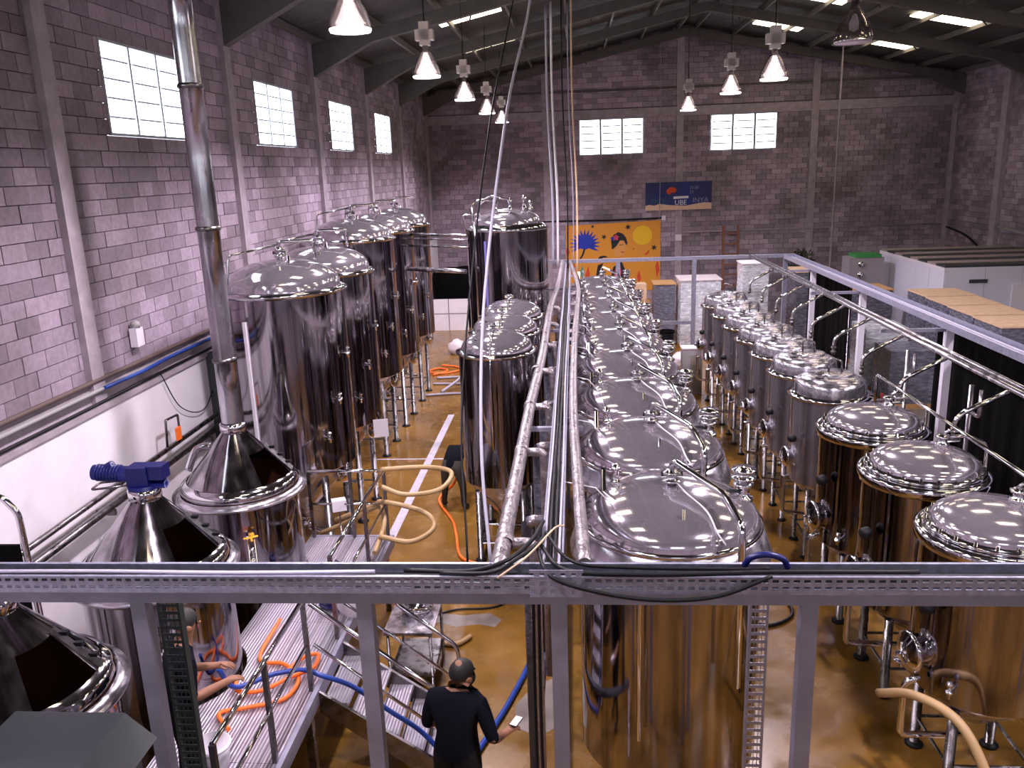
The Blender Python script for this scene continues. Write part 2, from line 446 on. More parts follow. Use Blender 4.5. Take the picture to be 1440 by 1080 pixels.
def make_lamp(lit=True):
    root = thing('high_bay_lamp', 'x', 'lamp')
    MB().box((-.08, -.08, .50), (.08, .08, .86)).box((-.15, -.08, .58), (.15, .08, .74)).build('ballast_box', pmat('lamp_ballast', (.42, .37, .37), .5), root)
    MB().cyl((0, 0, .40), (0, 0, .50), .05, 12).build('neck', DULLST, root)
    MB().lathe([(.235, 0), (.245, .03), (.22, .12), (.165, .26), (.09, .38), (.055, .42)], 28).build('glass_shade', GLASS, root)
    MB().lathe([(0, .14), (.055, .17), (.06, .24), (.03, .34), (0, .36)], 16).build('bulb', GLOWL if lit else WHITEP, root)
    MB().lathe([(0, .0), (.10, .002), (.225, .012), (.228, .03), (0, .03)], 28).build('lens', LENS if lit else WHITEP, root)
    MB().cyl((0, 0, .86), (0, 0, 1.2), .012, 6).build('rod', DULLST, root)
    return root
def lamp_at(root, x, y, z, lit):
    top = roof_z(x)+.05
    MB().cyl((0, 0, 1.2), (0, 0, top-z), .008, 6).build('chain', DULLST, root)
    if lit:
        ld = bpy.data.lights.new('lamp_light', 'SPOT'); ld.energy = LAMP_W*4; ld.color = LAMP_COL
        ld.spot_size = math.radians(158); ld.spot_blend = .55; ld.shadow_soft_size = .2
        lo = bpy.data.objects.new('lamp_light', ld); lo.location = (0, 0, -.03); link(lo, root)
lit0 = make_lamp(True)
XLMP, ZLMP = -2.4, 7.7
used = False
for k, y in enumerate((4.4, 9.6, 14.5, 19.5, 24.5, 29.5)):
    lab = ['hanging glass high bay lamp behind the viewer over the front beam',
           'large hanging glass lamp, closest of its row to the steel chimney top', 'glass lamp hanging second in the row beside the left windows after the largest one',
           'glass lamp hanging third in the row beside the left windows', 'glass lamp hanging fourth in the row beside the left windows',
           'smallest glass lamp at the back wall end of the row beside the left windows'][k]
    r = dup(lit0, (XLMP, y, ZLMP), label=lab, group='high bay lamps in the row by the side windows')
    lamp_at(r, XLMP, y, ZLMP, True)
for k, (x, y, z, lit) in enumerate(((3.4, 5.4, 7.5, True), (3.5, 11.4, 7.55, False), (3.4, 15.2, 7.48, True), (3.5, 19.8, 7.62, True), (3.28, 25.2, 7.6, True), (9.3, 5.2, 7.55, True), (9.3, 10.3, 7.55, True))):  # last two are added lamps out of view, lighting the right tank rows
    lab = ['hanging lamp over the front beam behind the viewer', 'unlit grey high bay lamp beside the roof sheets', 'brightest lit lamp hanging near the gable of the back wall',
           'glowing lamp hanging second among the lit lamps below the ridge', 'glowing lamp hanging just beside the back wall ring beam', 'added lamp over the store side by the front wall, lighting the tanks', 'added lamp above the black sheeting, lighting the tanks'][k]
    r = dup(lit0, (x, y, z), label=lab, group='high bay lamps below the ridge')
    if not lit:
        for c in r.children:
            if c.name.startswith(('bulb', 'lens')):
                c.data = c.data.copy(); c.data.materials[0] = WHITEP
    lamp_at(r, x, y, z, lit)
for c in list(lit0.children): bpy.data.objects.remove(c)
bpy.data.objects.remove(lit0)
trim(MB().box((XL-.05, YF, 3.56), (XL+.03, YB, 3.8)), CONC)

# ================================================================== TANKS
def legs(root, R, z1, n=4, r=.045, a0=PI/4, rr=.84, brace=.45):
    for k in range(n):
        a = a0+2*PI*k/n; x, y = R*rr*math.cos(a), R*rr*math.sin(a)
        lg = MB().cyl((x, y, .03), (x, y, z1), r, 12).build('leg', DULLST, root)
        MB().lathe([(0, 0), (r*1.9, 0), (r*1.9, .02), (r*.9, .05), (0, .05)], 12, (x, y, 0)).build('foot', BLACK, lg)
    if brace:
        mb = MB()
        for k in range(n):
            a = a0+2*PI*k/n; b = a0+2*PI*(k+1)/n
            mb.cyl((R*rr*math.cos(a), R*rr*math.sin(a), brace), (R*rr*math.cos(b), R*rr*math.sin(b), brace), .018, 8)
        mb.build('leg_brace', DULLST, root)
def clamp(mb, c, r, h, axis=(0, 0, 1)):
    """stubby tri-clamp fitting: pipe with flanges"""
    mb.lathe([(0, 0), (r, 0), (r, h*.25), (r*1.6, h*.28), (r*1.6, h*.4), (r, h*.43), (r, h*.75), (r*1.6, h*.78), (r*1.6, h*.9), (r, h*.92), (r, h), (0, h)], 14, c, axis)
def dome_prof(R, h, z, n=9, p=.85):
    return [(R*math.cos(t), z+h*math.sin(t)**p) for t in [PI/2*i/n for i in range(n)]]+[(0, z+h)]
def manway(root, R, z, ang, r=.22, d=.10):
    dx, dy = math.cos(ang), math.sin(ang)
    m_ = MB().lathe([(r*.9, -.06), (r*.9, d*.5), (r*1.08, d*.5), (r*1.08, d*.8), (r*.95, d*.85), (r*.6, d*1.15), (0, d*1.2)], 24, (dx*R, dy*R, z), (dx, dy, 0)).build('manway', CHROME, root)
    mb = MB(); c = Vector((dx*(R+d*1.3), dy*(R+d*1.3), z)); t = Vector((-dy, dx, 0))
    for k in range(3):
        a = PI/2+k*2*PI/3; p = c+(t*math.cos(a)+Vector((0, 0, 1))*math.sin(a))*r*.62
        mb.cyl(c, p, .011, 6)
    mb.cyl(Vector((dx*(R+d), dy*(R+d), z)), c+Vector((dx, dy, 0))*.05, .02, 8).build('hand_wheel', CHROME, m_)
def sight(root, R, z, ang, h=.18):
    """small valve with a handle on the shell"""
    d = Vector((math.cos(ang), math.sin(ang), 0)); p = d*R+Vector((0, 0, z))
    mb = MB(); mb.cyl(p-d*.02, p+d*.12, .022, 10); clamp(mb, p+d*.08-Vector((0, 0, h/2)), .022, h)
    mb.build('sample_valve', CHROME, root)

# ---- big fermenters along the white wall
def make_fermenter(label, R, zcone, zs, zt, dh, gauge=False, group=None):
    t = thing('conical_fermenter', label, 'tank', group=group)
    MB().lathe([(R, zs), (R, zs+.02), (R, (zs+zt)/2), (R, zt)], 64).build('shell', STEEL, t)
    MB().lathe([(0, zcone), (.09, zcone), (.09, zcone+.1), (R, zs), (R, zs+.001)], 64).build('cone', SATIN, t)
    MB().lathe([(R, zt-.05), (R+.055, zt-.015), (R+.06, zt+.005), (R-.03, zt+.045), (R-.05, zt+.045)], 64).build('rim', CHROME, t)
    MB().lathe(dome_prof(R*.955, dh, zt+.03), 64).build('dome', DOME, t)
    top = zt+.03+dh
    mb = MB(); clamp(mb, (0, 0, top-.02), .05, .20); mb.cyl((-.1, 0, top+.1), (.1, 0, top+.1), .028, 10)
    mb.cyl((.16, -.1, top-.06), (.16, -.1, top+.06), .03, 10)
    v_ = mb.build('top_valve', CHROME, t)
    MB().tube(bend([(0, 0, top+.15), (0, 0, top+.26), (.55*R, .1, top+.26), (.55*R, .1, top-.03)], .05), .026, 10).build('spray_pipe', CHROME, t)
    MB().tube(bend([(0, 0, top+.22), (-.62*R, -.65*R, top+.12), (-.68*R, -.76*R, zt-.2), (-.68*R, -.76*R, zs+.3)], .06), .018, 8).build('drop_pipe', CHROME, t)
    MB().cyl((.2*R, -.62*R, top-.18), (.2*R, -.62*R, top-.05), .012, 8).build('lifting_pin', CHROME, t)
    if gauge:
        a = -1.93; c = Vector((math.cos(a)*(R+.012), math.sin(a)*(R+.012), 0)); M = Matrix.Rotation(a, 3, 'Z')
        mb = MB(); mb.boxm(c+Vector((0, 0, (zs+zt)/2-.1)), (.03, .055, zt-zs-.5), M); mb.build('level_strip', WHITEP, t)
    manway(t, R*.86, zs-.10, -.35, .19, .1)
    for k, (zz, a) in enumerate(((zs+1.1, -.5), (zs+.55, -.75), (zs+1.75, -.2))): sight(t, R, zz, a)
    legs(t, R, zs+.02, r=.055, brace=.4)
    mb = MB(); clamp(mb, (0, 0, zcone-.22), .05, .24); mb.cyl((0, 0, zcone-.2), (.35, -.2, zcone-.2), .03, 10)
    mb.build('outlet_valve', CHROME, t)
    return t
G_A = 'tall fermenters beside the white wall'
fa = make_fermenter('wide polished fermenter with a white level strip behind the chimney kettle', .90, .85, 1.85, 4.55, .42, True, G_A)
fa.location = (-4.42, 12.3, 0)
dup(fa, (-4.5, 14.5, 0), 0, 'polished fermenter second along the white wall, behind the one with the white level strip')
fb = make_fermenter('taller polished fermenter third along the white wall, first of the high trio', .90, .85, 1.85, 4.83, .42, False, G_A)
fb.location = (-4.85, 18.1, 0)
for y, l in ((20.35, 'taller polished fermenter in the middle of the high trio by the white wall'), (22.7, 'taller polished fermenter last along the white wall with cross pipes at its shoulder')):
    dup(fb, (-4.85, y, 0), 0, l)

# ---- slim fermenters in the middle of the hall and the tall tank behind them
def make_slim(label):
    R, zcone, zs, zt, dh = .605, .62, 1.35, 3.44, .30
    t = thing('slim_fermenter', label, 'tank', group='slim dark fermenters in the aisle')
    MB().lathe([(R, zs), (R, zs+.01), (R, 2.4), (R, zt)], 56).build('shell', STEEL, t)
    MB().lathe([(0, zcone), (.07, zcone), (.07, zcone+.06), (R, zs), (R, zs+.001)], 56).build('cone', SATIN, t)
    MB().lathe([(R, zt-.04), (R+.04, zt-.01), (R+.045, zt+.01), (R-.04, zt+.04)], 56).build('rim', CHROME, t)
    MB().lathe(dome_prof(R*.93, dh, zt+.02), 56).build('dome', DOME, t)
    top = zt+.02+dh
    mb = MB(); clamp(mb, (-.05, .1, top-.05), .035, .14); mb.cyl((-.13, .1, top+.04), (.03, .1, top+.04), .022, 8)
    mb.build('top_valve', CHROME, t)
    MB().lathe([(.035, 0), (.05, .012), (.065, 0), (.05, -.012), (.035, 0)], 16, (-.27, -.3, top-.12), (.5, .6, .5)).build('lifting_eye', CHROME, t)
    # circular lid clamp with bolts over the back shoulder
    lid = MB().lathe([(.20, 0), (.22, .03), (.20, .05), (.02, .07), (0, .07)], 28, (.30, -.06, top-.17), (.42, -.1, 1)).build('manway', CHROME, t)
    mb = MB()
    for k in range(10):
        a = 2*PI*k/10; mb.cyl((.30+.2*math.cos(a), -.06+.2*math.sin(a), top-.17-.08*math.cos(a)), (.31+.2*math.cos(a), -.06+.2*math.sin(a), top-.10-.08*math.cos(a)), .014, 6)
    T(mb.build('bolt_ring', CHROME, lid), kind='stuff')
    MB().tube(bend([(-.05, .1, top+.05), (-.05, -.45, top+.05), (-.05, -R-.04, zt-.1), (-.05, -R-.04, 2.0)], .08), .014, 8).build('drop_pipe', CHROME, t)
    legs(t, R, zs-.12, r=.05, brace=.32)
    mb = MB(); clamp(mb, (0, 0, zcone-.2), .04, .2); mb.build('outlet_valve', CHROME, t)
    MB().cyl((.0, 0, .30), (.0, 0, .44), .055, 12).build('valve_cap', BLUEP, t)
    return t
sb = make_slim('slim dark polished fermenter beside the bent worker, first of three'); sb.location = (-1.25, 12.75, 0)
dup(sb, (-1.24, 14.3, 0), 0, 'slim dark polished fermenter in the middle of the three in the aisle')
dup(sb, (-1.23, 15.85, 0), 0, 'slim dark polished fermenter directly in front of the tall mirror tank')

t = thing('bright_tank', 'tall mirror polished tank with bent pipes on top, standing alone mid hall', 'tank', (-1.55, 19.4, 0))
R, zs, zt = .93, 1.1, 4.86
MB().lathe([(R, zs), (R, zs+.01), (R, 3), (R, zt)], 64).build('shell', STEEL, t)
MB().lathe([(0, .7), (.1, .7), (R, zs), (R, zs+.001)], 64).build('cone', SATIN, t)
MB().lathe([(R, zt-.02), (R+.03, zt), (R-.12, zt+.13), (R-.14, zt+.13)], 64).build('shoulder', CHROME, t)
MB().lathe(dome_prof(R*.83, .34, zt+.12), 64).build('dome', DOME, t)
top = zt+.46
for k, (x, y, h) in enumerate(((-.2, -.45, .32), (.12, -.5, .38), (.42, -.2, .42), (.55, .1, .3))):
    mb = MB(); clamp(mb, (x, y, top-.14), .032, h); mb.build('top_valve', CHROME, t)
MB().tube(bend([(-.2, -.45, top+.2), (-.6, -.5, top+.22), (-.72, -.62, top+.1), (-.66, -.78, zt-.1), (-.66, -.78, 2.2)], .08), .025, 10).build('spray_pipe', CHROME, t)
MB().tube(bend([(.12, -.5, top+.2), (-.35, -.3, top+.3), (-.62, -.2, top+.1), (-.62, -.2, top-.2)], .08), .022, 10).build('loop_pipe', CHROME, t)
MB().tube(bend([(-.9, -.3, zt-.1), (-.98, -.35, zt+.35), (-.66, -.3, zt+.36)], .05), .02, 8).build('hand_rail', CHROME, t)
legs(t, R, zs+.02, r=.06)
a = -2.05
MB().boxm((math.cos(a)*(R+.012), math.sin(a)*(R+.012), 3.1), (.02, .05, 3.1), Matrix.Rotation(a, 3, 'Z')).build('level_strip', pmat('blue_tube', (.22, .20, .55), .3), t)

# ---- domed cellar tanks in a row under the pipe rack
def make_cellar(label):
    R = .86; t = thing('domed_cellar_tank', label, 'tank', group='domed tanks in the row under the pipe rack')
    MB().lathe([(R, .50), (R, .51), (R, 1.6), (R, 2.62)], 64).build('shell', STEEL, t)
    MB().lathe([(0, .30), (.08, .30), (R, .50), (R, .501)], 56).build('cone', SATIN, t)
    MB().lathe([(R, 2.58), (.955, 2.60), (.96, 2.63), (.875, 2.86), (.84, 2.88)], 64).build('shoulder', SATIN, t)
    MB().lathe([(.845, 2.865), (.875, 2.88), (.87, 2.91), (.82, 2.93)], 64).build('rim', CHROME, t)
    MB().lathe(dome_prof(.85, .345, 2.90, 11, .95), 64).build('dome', DOME, t)
    top = 3.245
    mb = MB(); clamp(mb, (.02, 0, top-.02), .055, .17); mb.cyl((-.08, 0, top+.10), (.12, 0, top+.10), .03, 10); mb.build('top_valve', CHROME, t)
    MB().tube(bend([(.02, 0, top+.12), (.02, 0, top+.20), (.05, -.05, top+.235), (.42, -.52, top+.10), (.50, -.90, top-.02), (.50, -.95, top-.12), (.50, -.95, 1.7)], .07), .032, 12).build('spray_arm', CHROME, t)
    prv = MB(); clamp(prv, (.70, .05, 2.98), .06, .28); clamp(prv, (.70, .05, 3.24), .075, .15); pv = prv.build('relief_valve', CHROME, t)
    MB().cyl((.70, .05, 3.14), (.52, -.12, 3.22), .018, 8).build('lever', BLACK, pv)
    mb = MB(); mb.cyl((-.62, .12, 3.05), (-.62, .12, 3.36), .028, 10); clamp(mb, (-.50, .20, 3.08), .032, .3); mb.build('gas_fittings', CHROME, t)
    MB().cyl((.06, -.60, 3.05), (.06, -.60, 3.24), .014, 8).build('lifting_pin', CHROME, t)
    MB().tube(spline([(.06, 0, 3.26), (.14, -.22, 3.23), (.28, -.48, 3.165), (.34, -.70, 3.06), (.40, -.79, 2.985)], 5), .008, 6).build('sensor_wire', WHITEP, t)
    MB().tube(bend([(-.35, -.80, 2.6), (-.35, -.90, 2.55), (-.35, -.90, 1.1)], .05), .022, 8).build('level_pipe', CHROME, t)
    legs(t, R, .55, r=.055, brace=.2)
    return t
ca = make_cellar('x'); CX, CYS = .86, [7.50, 9.47, 11.43, 13.4, 15.33, 17.26, 19.2, 21.13, 23.06]
ORD = ['nearest the front beam', 'second from the front beam', 'third from the front beam', 'fourth from the front beam', 'fifth from the front beam',
       'sixth from the front beam', 'seventh from the front beam', 'eighth from the front beam', 'last before the yellow banner']
for k in range(9):
    loc = (CX-.018*k, CYS[k], 0); lab = 'round domed steel tank in the pipe rack row, '+ORD[k]
    if k == 0: ca.location = loc; ca['label'] = lab
    else: dup(ca, loc, 0, lab)

# ---- flat lidded brushed tanks
def make_flat(label):
    R = .575; t = thing('flat_lid_tank', label, 'tank', group='brushed flat lid tanks in the row by the branch pipes')
    MB().lathe([(R, 1.25), (R, 1.26), (R, 2), (R, 2.62)], 48).build('shell', SATIN, t)
    MB().lathe([(0, .72), (.06, .72), (R, 1.25), (R, 1.251)], 40).build('cone', SATIN, t)
    MB().lathe([(R, 2.58), (R+.05, 2.61), (R+.055, 2.64), (R-.03, 2.67)], 48).build('rim', CHROME, t)
    MB().lathe([(R-.04, 2.65), (R-.045, 2.80), (R-.07, 2.86), (.40, 2.91), (.26, 2.925), (0, 2.93)], 48).build('lid', SATIN, t)
    MB().lathe([(.27, 2.915), (.275, 2.945), (.25, 2.955), (0, 2.96)], 32, (.08, .06, 0)).build('hatch', SATIN, t)
    mb = MB(); clamp(mb, (-.22, -.16, 2.9), .045, .12); mb.build('lid_neck', DULLST, t)
    MB().tube(bend([(-.02, .06, 2.95), (-.02, .06, 3.18), (.18, .06, 3.13), (.18, .06, 2.95)], .06), .016, 8).build('vent_pipe', DULLST, t)
    manway(t, R, 1.62, PI*1.03, .15, .12)
    MB().tube(bend([(-R-.04, -.22, 1.35), (-R-.14, -.22, 1.35), (-R-.14, -.22, .75), (-.1, -.1, .62)], .08), .03, 10).build('racking_pipe', CHROME, t)
    mb = MB(); mb.lathe([(.03, 0), (.06, .02), (.055, .1), (0, .11)], 14, (-R-.0, -.3, 2.0), (-1, -.5, 0)); mb.build('thermometer', BLACK, t)
    legs(t, R, 1.2, r=.04, brace=.35)
    return t
fd = make_flat('x'); FY = [12.85, 14.3, 15.7, 17.1, 18.5, 19.95, 21.4]
FO = ['beside the dark domed tanks', 'second after the dark domed tanks', 'third after the dark domed tanks', 'fourth after the dark domed tanks', 'fifth after the dark domed tanks',
      'sixth after the dark domed tanks', 'last of the row near the wrapped pallet']
for k, y in enumerate(FY):
    loc = (3.93-.02*k, y, 0); lab = 'brushed steel tank with a flat lid, '+FO[k]
    if k == 0: fd.location = loc; fd['label'] = lab
    else: dup(fd, loc, 0, lab)

# ---- dark domed tanks with bolted rings
def make_dark(label):
    R = .66; t = thing('dark_domed_tank', label, 'tank', group='dark domed tanks in the row by the black sheeting')
    MB().lathe([(R, 1.1), (R, 1.11), (R, 2), (R, 2.60)], 56).build('shell', STEEL, t)
    MB().lathe([(0, .6), (.07, .6), (R, 1.1), (R, 1.101)], 48).build('cone', SATIN, t)
    MB().lathe([(R, 2.56), (R+.05, 2.58), (R+.055, 2.68), (R+.02, 2.70), (R-.03, 2.70)], 56).build('rim', CHROME, t)
    MB().lathe([(R-.06, 2.69), (R-.02, 2.71), (R-.02, 2.74), (R-.08, 2.76)], 56).build('clamp_ring', CHROME, t)
    MB().lathe(dome_prof(R-.07, .22, 2.745), 56).build('dome', DOME, t)
    mb = MB()
    for k in range(22):
        a = 2*PI*k/22; x, y = (R-.045)*math.cos(a), (R-.045)*math.sin(a); mb.cyl((x, y, 2.73), (x, y, 2.785), .017, 6)
    T(mb.build('bolt_ring', CHROME, t), kind='stuff')
    mb = MB(); clamp(mb, (.22, .1, 2.9), .05, .18); mb.cyl((.22, .1, 3.0), (.42, .14, 3.0), .025, 8); mb.build('top_valve', CHROME, t)
    MB().tube(bend([(.22, .1, 3.05), (.5, .1, 3.05), (.72, .1, 2.95), (.74, .1, 1.6)], .08), .022, 10).build('drop_pipe', CHROME, t)
    manway(t, R, 1.45, PI*1.05, .19, .14)
    MB().tube(bend([(-R-.02, -.25, 1.25), (-R-.16, -.25, 1.2), (-R-.16, -.25, .6), (-.1, -.1, .5)], .08), .035, 10).build('racking_pipe', CHROME, t)
    mb = MB(); mb.lathe([(.035, 0), (.07, .02), (.065, .1), (0, .11)], 14, (-R, -.3, 2.05), (-1, -.45, 0)); mb.build('thermometer', BLACK, t)
    sight(t, R, 1.15, PI*.9); sight(t, R, 1.3, PI*1.25)
    legs(t, R, 1.0, r=.05, brace=.35)
    return t
fe = make_dark('dark domed tank with a bolted ring beside the first flat lid tank'); fe.location = (3.93, 10.95, 0)
dup(fe, (3.95, 9.3, 0), 0, 'dark domed tank with a bolted ring, middle of the three by the black sheeting')
dup(fe, (3.97, 7.65, 0), 0, 'dark domed tank with a bolted ring nearest the front beam')

# ================================================================== BREW KETTLES ON THE DECK
DZ = 1.10
def make_kettle(label, open_a=-.28):
    R = .75; t = thing('brew_kettle', label, 'kettle', group='cone topped brew kettles on the deck')
    MB().lathe([(0, .35), (R-.03, .35), (R-.03, .37), (R-.03, 1.6), (R-.03, 2.33)], 56).build('shell', STEEL, t)
    MB().lathe([(R-.03, 2.31), (R+.075, 2.325), (R+.08, 2.355), (R-.02, 2.385)], 56).build('rim', SATIN, t)
    MB().lathe([(R-.04, 2.39), (R-.01, 2.44), (R-.05, 2.50), (R-.11, 2.53)], 56).build('curb', CHROME, t)
    # cone with an open hatch facing the stairs: sector left out
    r0, z0, r1, z1 = R-.11, 2.52, .14, 3.12
    rm, zm = r0+(r1-r0)*.58, z0+(z1-z0)*.58
    half = .46
    MB().lathe([(r0, z0), (rm, zm)], 48, a0=open_a+half, a1=open_a-half+2*PI).lathe([(rm, zm), (r1, z1)], 56).build('cone_top', STEEL, t)
    MB().lathe([(0, 1.55), (R-.05, 1.55), (R-.05, 1.56), (R-.05, 2.0), (R-.05, 2.40), (r0, z0)], 40).build('interior', INTER, t)
    # hatch lid folded open beside the hole
    a = open_a+half+.02; d = Vector((math.cos(a), math.sin(a), 0)); n_ = Vector((-d.y, d.x, 0))
    P = [d*(r0+.02)+Vector((0, 0, z0+.02)), d*(rm)+Vector((0, 0, zm+.02))]
    up = (n_*.35+Vector((0, 0, .55))+d*.35).normalized()*.30
    V = [P[0], P[1], P[1]+up*.16, P[0]+up*.16]; nn = (V[1]-V[0]).cross(up).normalized()*.012
    MB().add([v for v in V]+[v+nn for v in V], [(0,1,2,3),(7,6,5,4),(0,4,5,1),(1,5,6,2),(2,6,7,3),(3,7,4,0)]).build('hatch_lid', DULLST, t)
    mb = MB()
    for f in (.2, .5, .8):
        c = P[0].lerp(P[1], f)+up*.18; mb.boxm(c, (.07, .04, .03))
    mb.build('hatch_hinge', BLACK, t)
    MB().lathe([(r1, z1-.01), (r1+.02, z1), (r1+.02, z1+.10), (r1, z1+.11)], 24).build('collar', CHROME, t)
    sight(t, R-.03, 1.7, -1.1, .3)
    mb = MB(); mb.cyl((.33, -.73, DZ+.05), (.33, -.73, 2.0), .012, 8); mb.cyl((.43, -.76, DZ+.05), (.43, -.76, 1.98), .012, 8); mb.build('level_tube', CHROME, t)
    for k in range(4):
        aa = PI/4+k*PI/2; x, y = .6*math.cos(aa), .6*math.sin(aa); MB().cyl((x, y, 0), (x, y, .36), .06, 12).build('leg', DULLST, t)
    return t
k2 = make_kettle('large brew kettle with a cone top carrying the tall steel chimney'); k2.location = (-4.34, 9.75, 0)
k1 = dup(k2, (-4.36, 7.55, 0), 0, 'brew kettle with a cone top and a blue gear motor on it')
k0 = dup(k2, (-4.40, 5.35, 0), 0, 'brew kettle with an open cone hatch beside the dark hooded cabinet')
# chimney stack on the far kettle
FLUE = pmat('flue_steel', (.50, .48, .53), .26, 1, var=(5, .35, (1, 1, .3)), bump=(3, .15))
cht = thing('chimney_pipe', 'tall round steel chimney pipe rising from the kettle along the block wall', 'chimney', (-4.34, 9.75, 3.24))
for z0, z1 in ((0, .8), (.8, 2.4), (2.4, 4.0), (4.0, 5.2), (5.2, 5.25)):
    MB().lathe([(.13, z0), (.13, z0+.001), (.13, (z0+z1)/2), (.13, z1-.03), (.135, z1-.03), (.135, z1)], 28).build('pipe_section', FLUE, cht)
    MB().lathe([(.131, z1-.035), (.148, z1-.02), (.148, z1+.01), (.131, z1+.025)], 28).build('pipe_band', DULLST, cht)
mb = MB(); mb.lathe([(.02, 0), (.035, .02), (.035, .05), (.02, .07)], 8, (.38, -.72, 1.98))
for k in range(4):
    a = k*PI/2+.4; mb.cyl((.38, -.75, 2.0), (.38+.09*math.cos(a), -.75+.05*math.sin(a), 2.0+.03*math.sin(a)), .012, 6)
mb.build('valve_wheel', YELLOW, k2)
mb = MB(); mb.tube(spline([(-.62, -.1, 2.62), (-.52, .0, 2.86), (-.34, .05, 2.9)], 6), .05, 10); mb.build('steam_elbow', CHROME, k2)
# gear motor with stirrer bracket on the middle kettle
gm = MB(); gm.box((-.12, -.10, 3.26), (.10, .10, 3.46)); gm.cyl((-.10, 0, 3.37), (-.50, 0, 3.39), .078, 20); gm.box((.08, -.08, 3.33), (.25, .08, 3.47))
gm.cyl((0, 0, 3.23), (0, 0, 3.27), .15, 24); gm.cyl((.10, 0, 3.27), (.24, 0, 3.27), .05, 12); gm.cyl((-.36, 0, 3.44), (-.29, 0, 3.475), .04, 12)
gmo = gm.build('gear_motor', BLUEP, k1)
for k in range(8):
    MB().lathe([(.078, 0), (.088, .003), (.088, .012), (.078, .015)], 20, (-.22-.032*k, 0, 3.378+.0014*k), (-1, 0, .04)).build('cooling_fin', BLUEP, gmo)
MB().tube(bend([(-.12, -.08, 3.28), (-.5, -.10, 3.24), (-.52, .1, 3.24), (-.12, .08, 3.28)], .05), .012, 8).build('motor_bracket', DULLST, k1)

# ================================================================== DECK, STAIRS AND HANDRAILS
dk = thing('brew_deck', 'raised ribbed metal deck around the brew kettles', 'platform')
DX0, DX1, DY0, DY1 = -3.92, -2.74, 3.4, 10.95
KC = [(-4.34, 9.75), (-4.36, 7.55), (-4.40, 5.35)]
RIB = bpy.data.materials.new('ribbed_deck'); RIB.use_nodes = True
def ribmat():
    nt = RIB.node_tree; N = nt.nodes; L = nt.links; b = N['Principled BSDF']
    b.inputs['Base Color'].default_value = (.50, .46, .53, 1); b.inputs['Metallic'].default_value = .55; b.inputs['Roughness'].default_value = .36
    g_ = N.new('ShaderNodeNewGeometry'); wv = N.new('ShaderNodeTexWave'); wv.bands_direction = 'X'; wv.inputs['Scale'].default_value = 9
    L.new(g_.outputs['Position'], wv.inputs[0]); bp = N.new('ShaderNodeBump'); bp.inputs['Strength'].default_value = .9; bp.inputs['Distance'].default_value = .015
    L.new(wv.outputs['Fac'], bp.inputs['Height']); L.new(bp.outputs[0], b.inputs['Normal'])
ribmat()
def arc_x(y, rr=.76):
    """left limit of the deck at y, following the kettle walls"""
    x = DX0
    for kx, ky in KC:
        if abs(y-ky) < rr: x = max(x, kx+math.sqrt(rr*rr-(y-ky)**2))
    return x
nst = 5; xs = [-3.42+(.68/ (nst-1))*i for i in range(nst)]
for a, b in zip(xs, xs[1:]):
    for y0, y1 in ((DY0, 6.2), (6.2, 8.6), (8.6, DY1)):
        MB().box((a+.004, y0+.004, DZ-.05), (b-.004, y1-.004, DZ)).build('deck_plank', RIB, dk)
ys = [DY0+(DY1-DY0)*i/120 for i in range(121)]
seg = []
for ya, yb in zip(ys, ys[1:]):
    xa, xb = min(arc_x(ya), -3.43), min(arc_x(yb), -3.43)
    seg.append(((xa, ya), (xb, yb)))
mb = MB()
for (xa, ya), (xb, yb) in seg:
    if max(xa, xb) < -3.44: mb.prism([(xa, ya), (-3.424, ya), (-3.424, yb), (xb, yb)], DZ-.05, DZ)
mb.build('infill_plate', RIB, dk)
MB().box((DX1, DY0, DZ-.16), (DX1+.05, DY1, DZ+.005)).box((DX0, DY1, DZ-.16), (DX1+.05, DY1+.05, DZ+.005)).build('edge_beam', PAINT, dk)
for y in (3.6, 5.8, 7.2, 8.3, 10.8):
    for x in (DX1-.05, -3.45): MB().box((x-.04, y-.04, 0), (x+.04, y+.04, DZ-.05)).build('post', DULLST, dk)
def rail_run(root, p0, p1, posts, zt=2.12, zm=1.62, z0=DZ):
    MB().tube([(p0[0], p0[1], zt), (p1[0], p1[1], zt)], .024, 10).build('top_rail', CHROME, root)
    MB().tube([(p0[0], p0[1], zm), (p1[0], p1[1], zm)], .019, 10).build('mid_rail', CHROME, root)
    for f in posts:
        x, y = p0[0]+(p1[0]-p0[0])*f, p0[1]+(p1[1]-p0[1])*f
        MB().box((x-.022, y-.022, z0), (x+.022, y+.022, zt)).build('post', DULLST, root)
hr = thing('deck_handrail', 'steel handrail along the far corner of the ribbed deck', 'railing')
rail_run(hr, (-2.76, 10.93), (-2.76, 8.25), (0, .42, 1)); rail_run(hr, (-3.85, 10.93), (-2.76, 10.93), (0, .55))
hr2 = thing('deck_handrail', 'steel handrail along the near edge of the ribbed deck beside the stairs', 'railing')
rail_run(hr2, (-2.76, 7.28), (-2.76, 5.15), (0, .5, 1))
st = thing('metal_stairs', 'short ribbed metal stairs going down from the deck to the floor', 'stairs', (0, 0, 0))
NST = 5
for k in range(NST):
    z = DZ-(k+1)*DZ/(NST+1); x = DX1+.06+k*.25
    MB().box((x, 7.34, z-.04), (x+.27, 8.2, z)).build('tread', RIB, st)
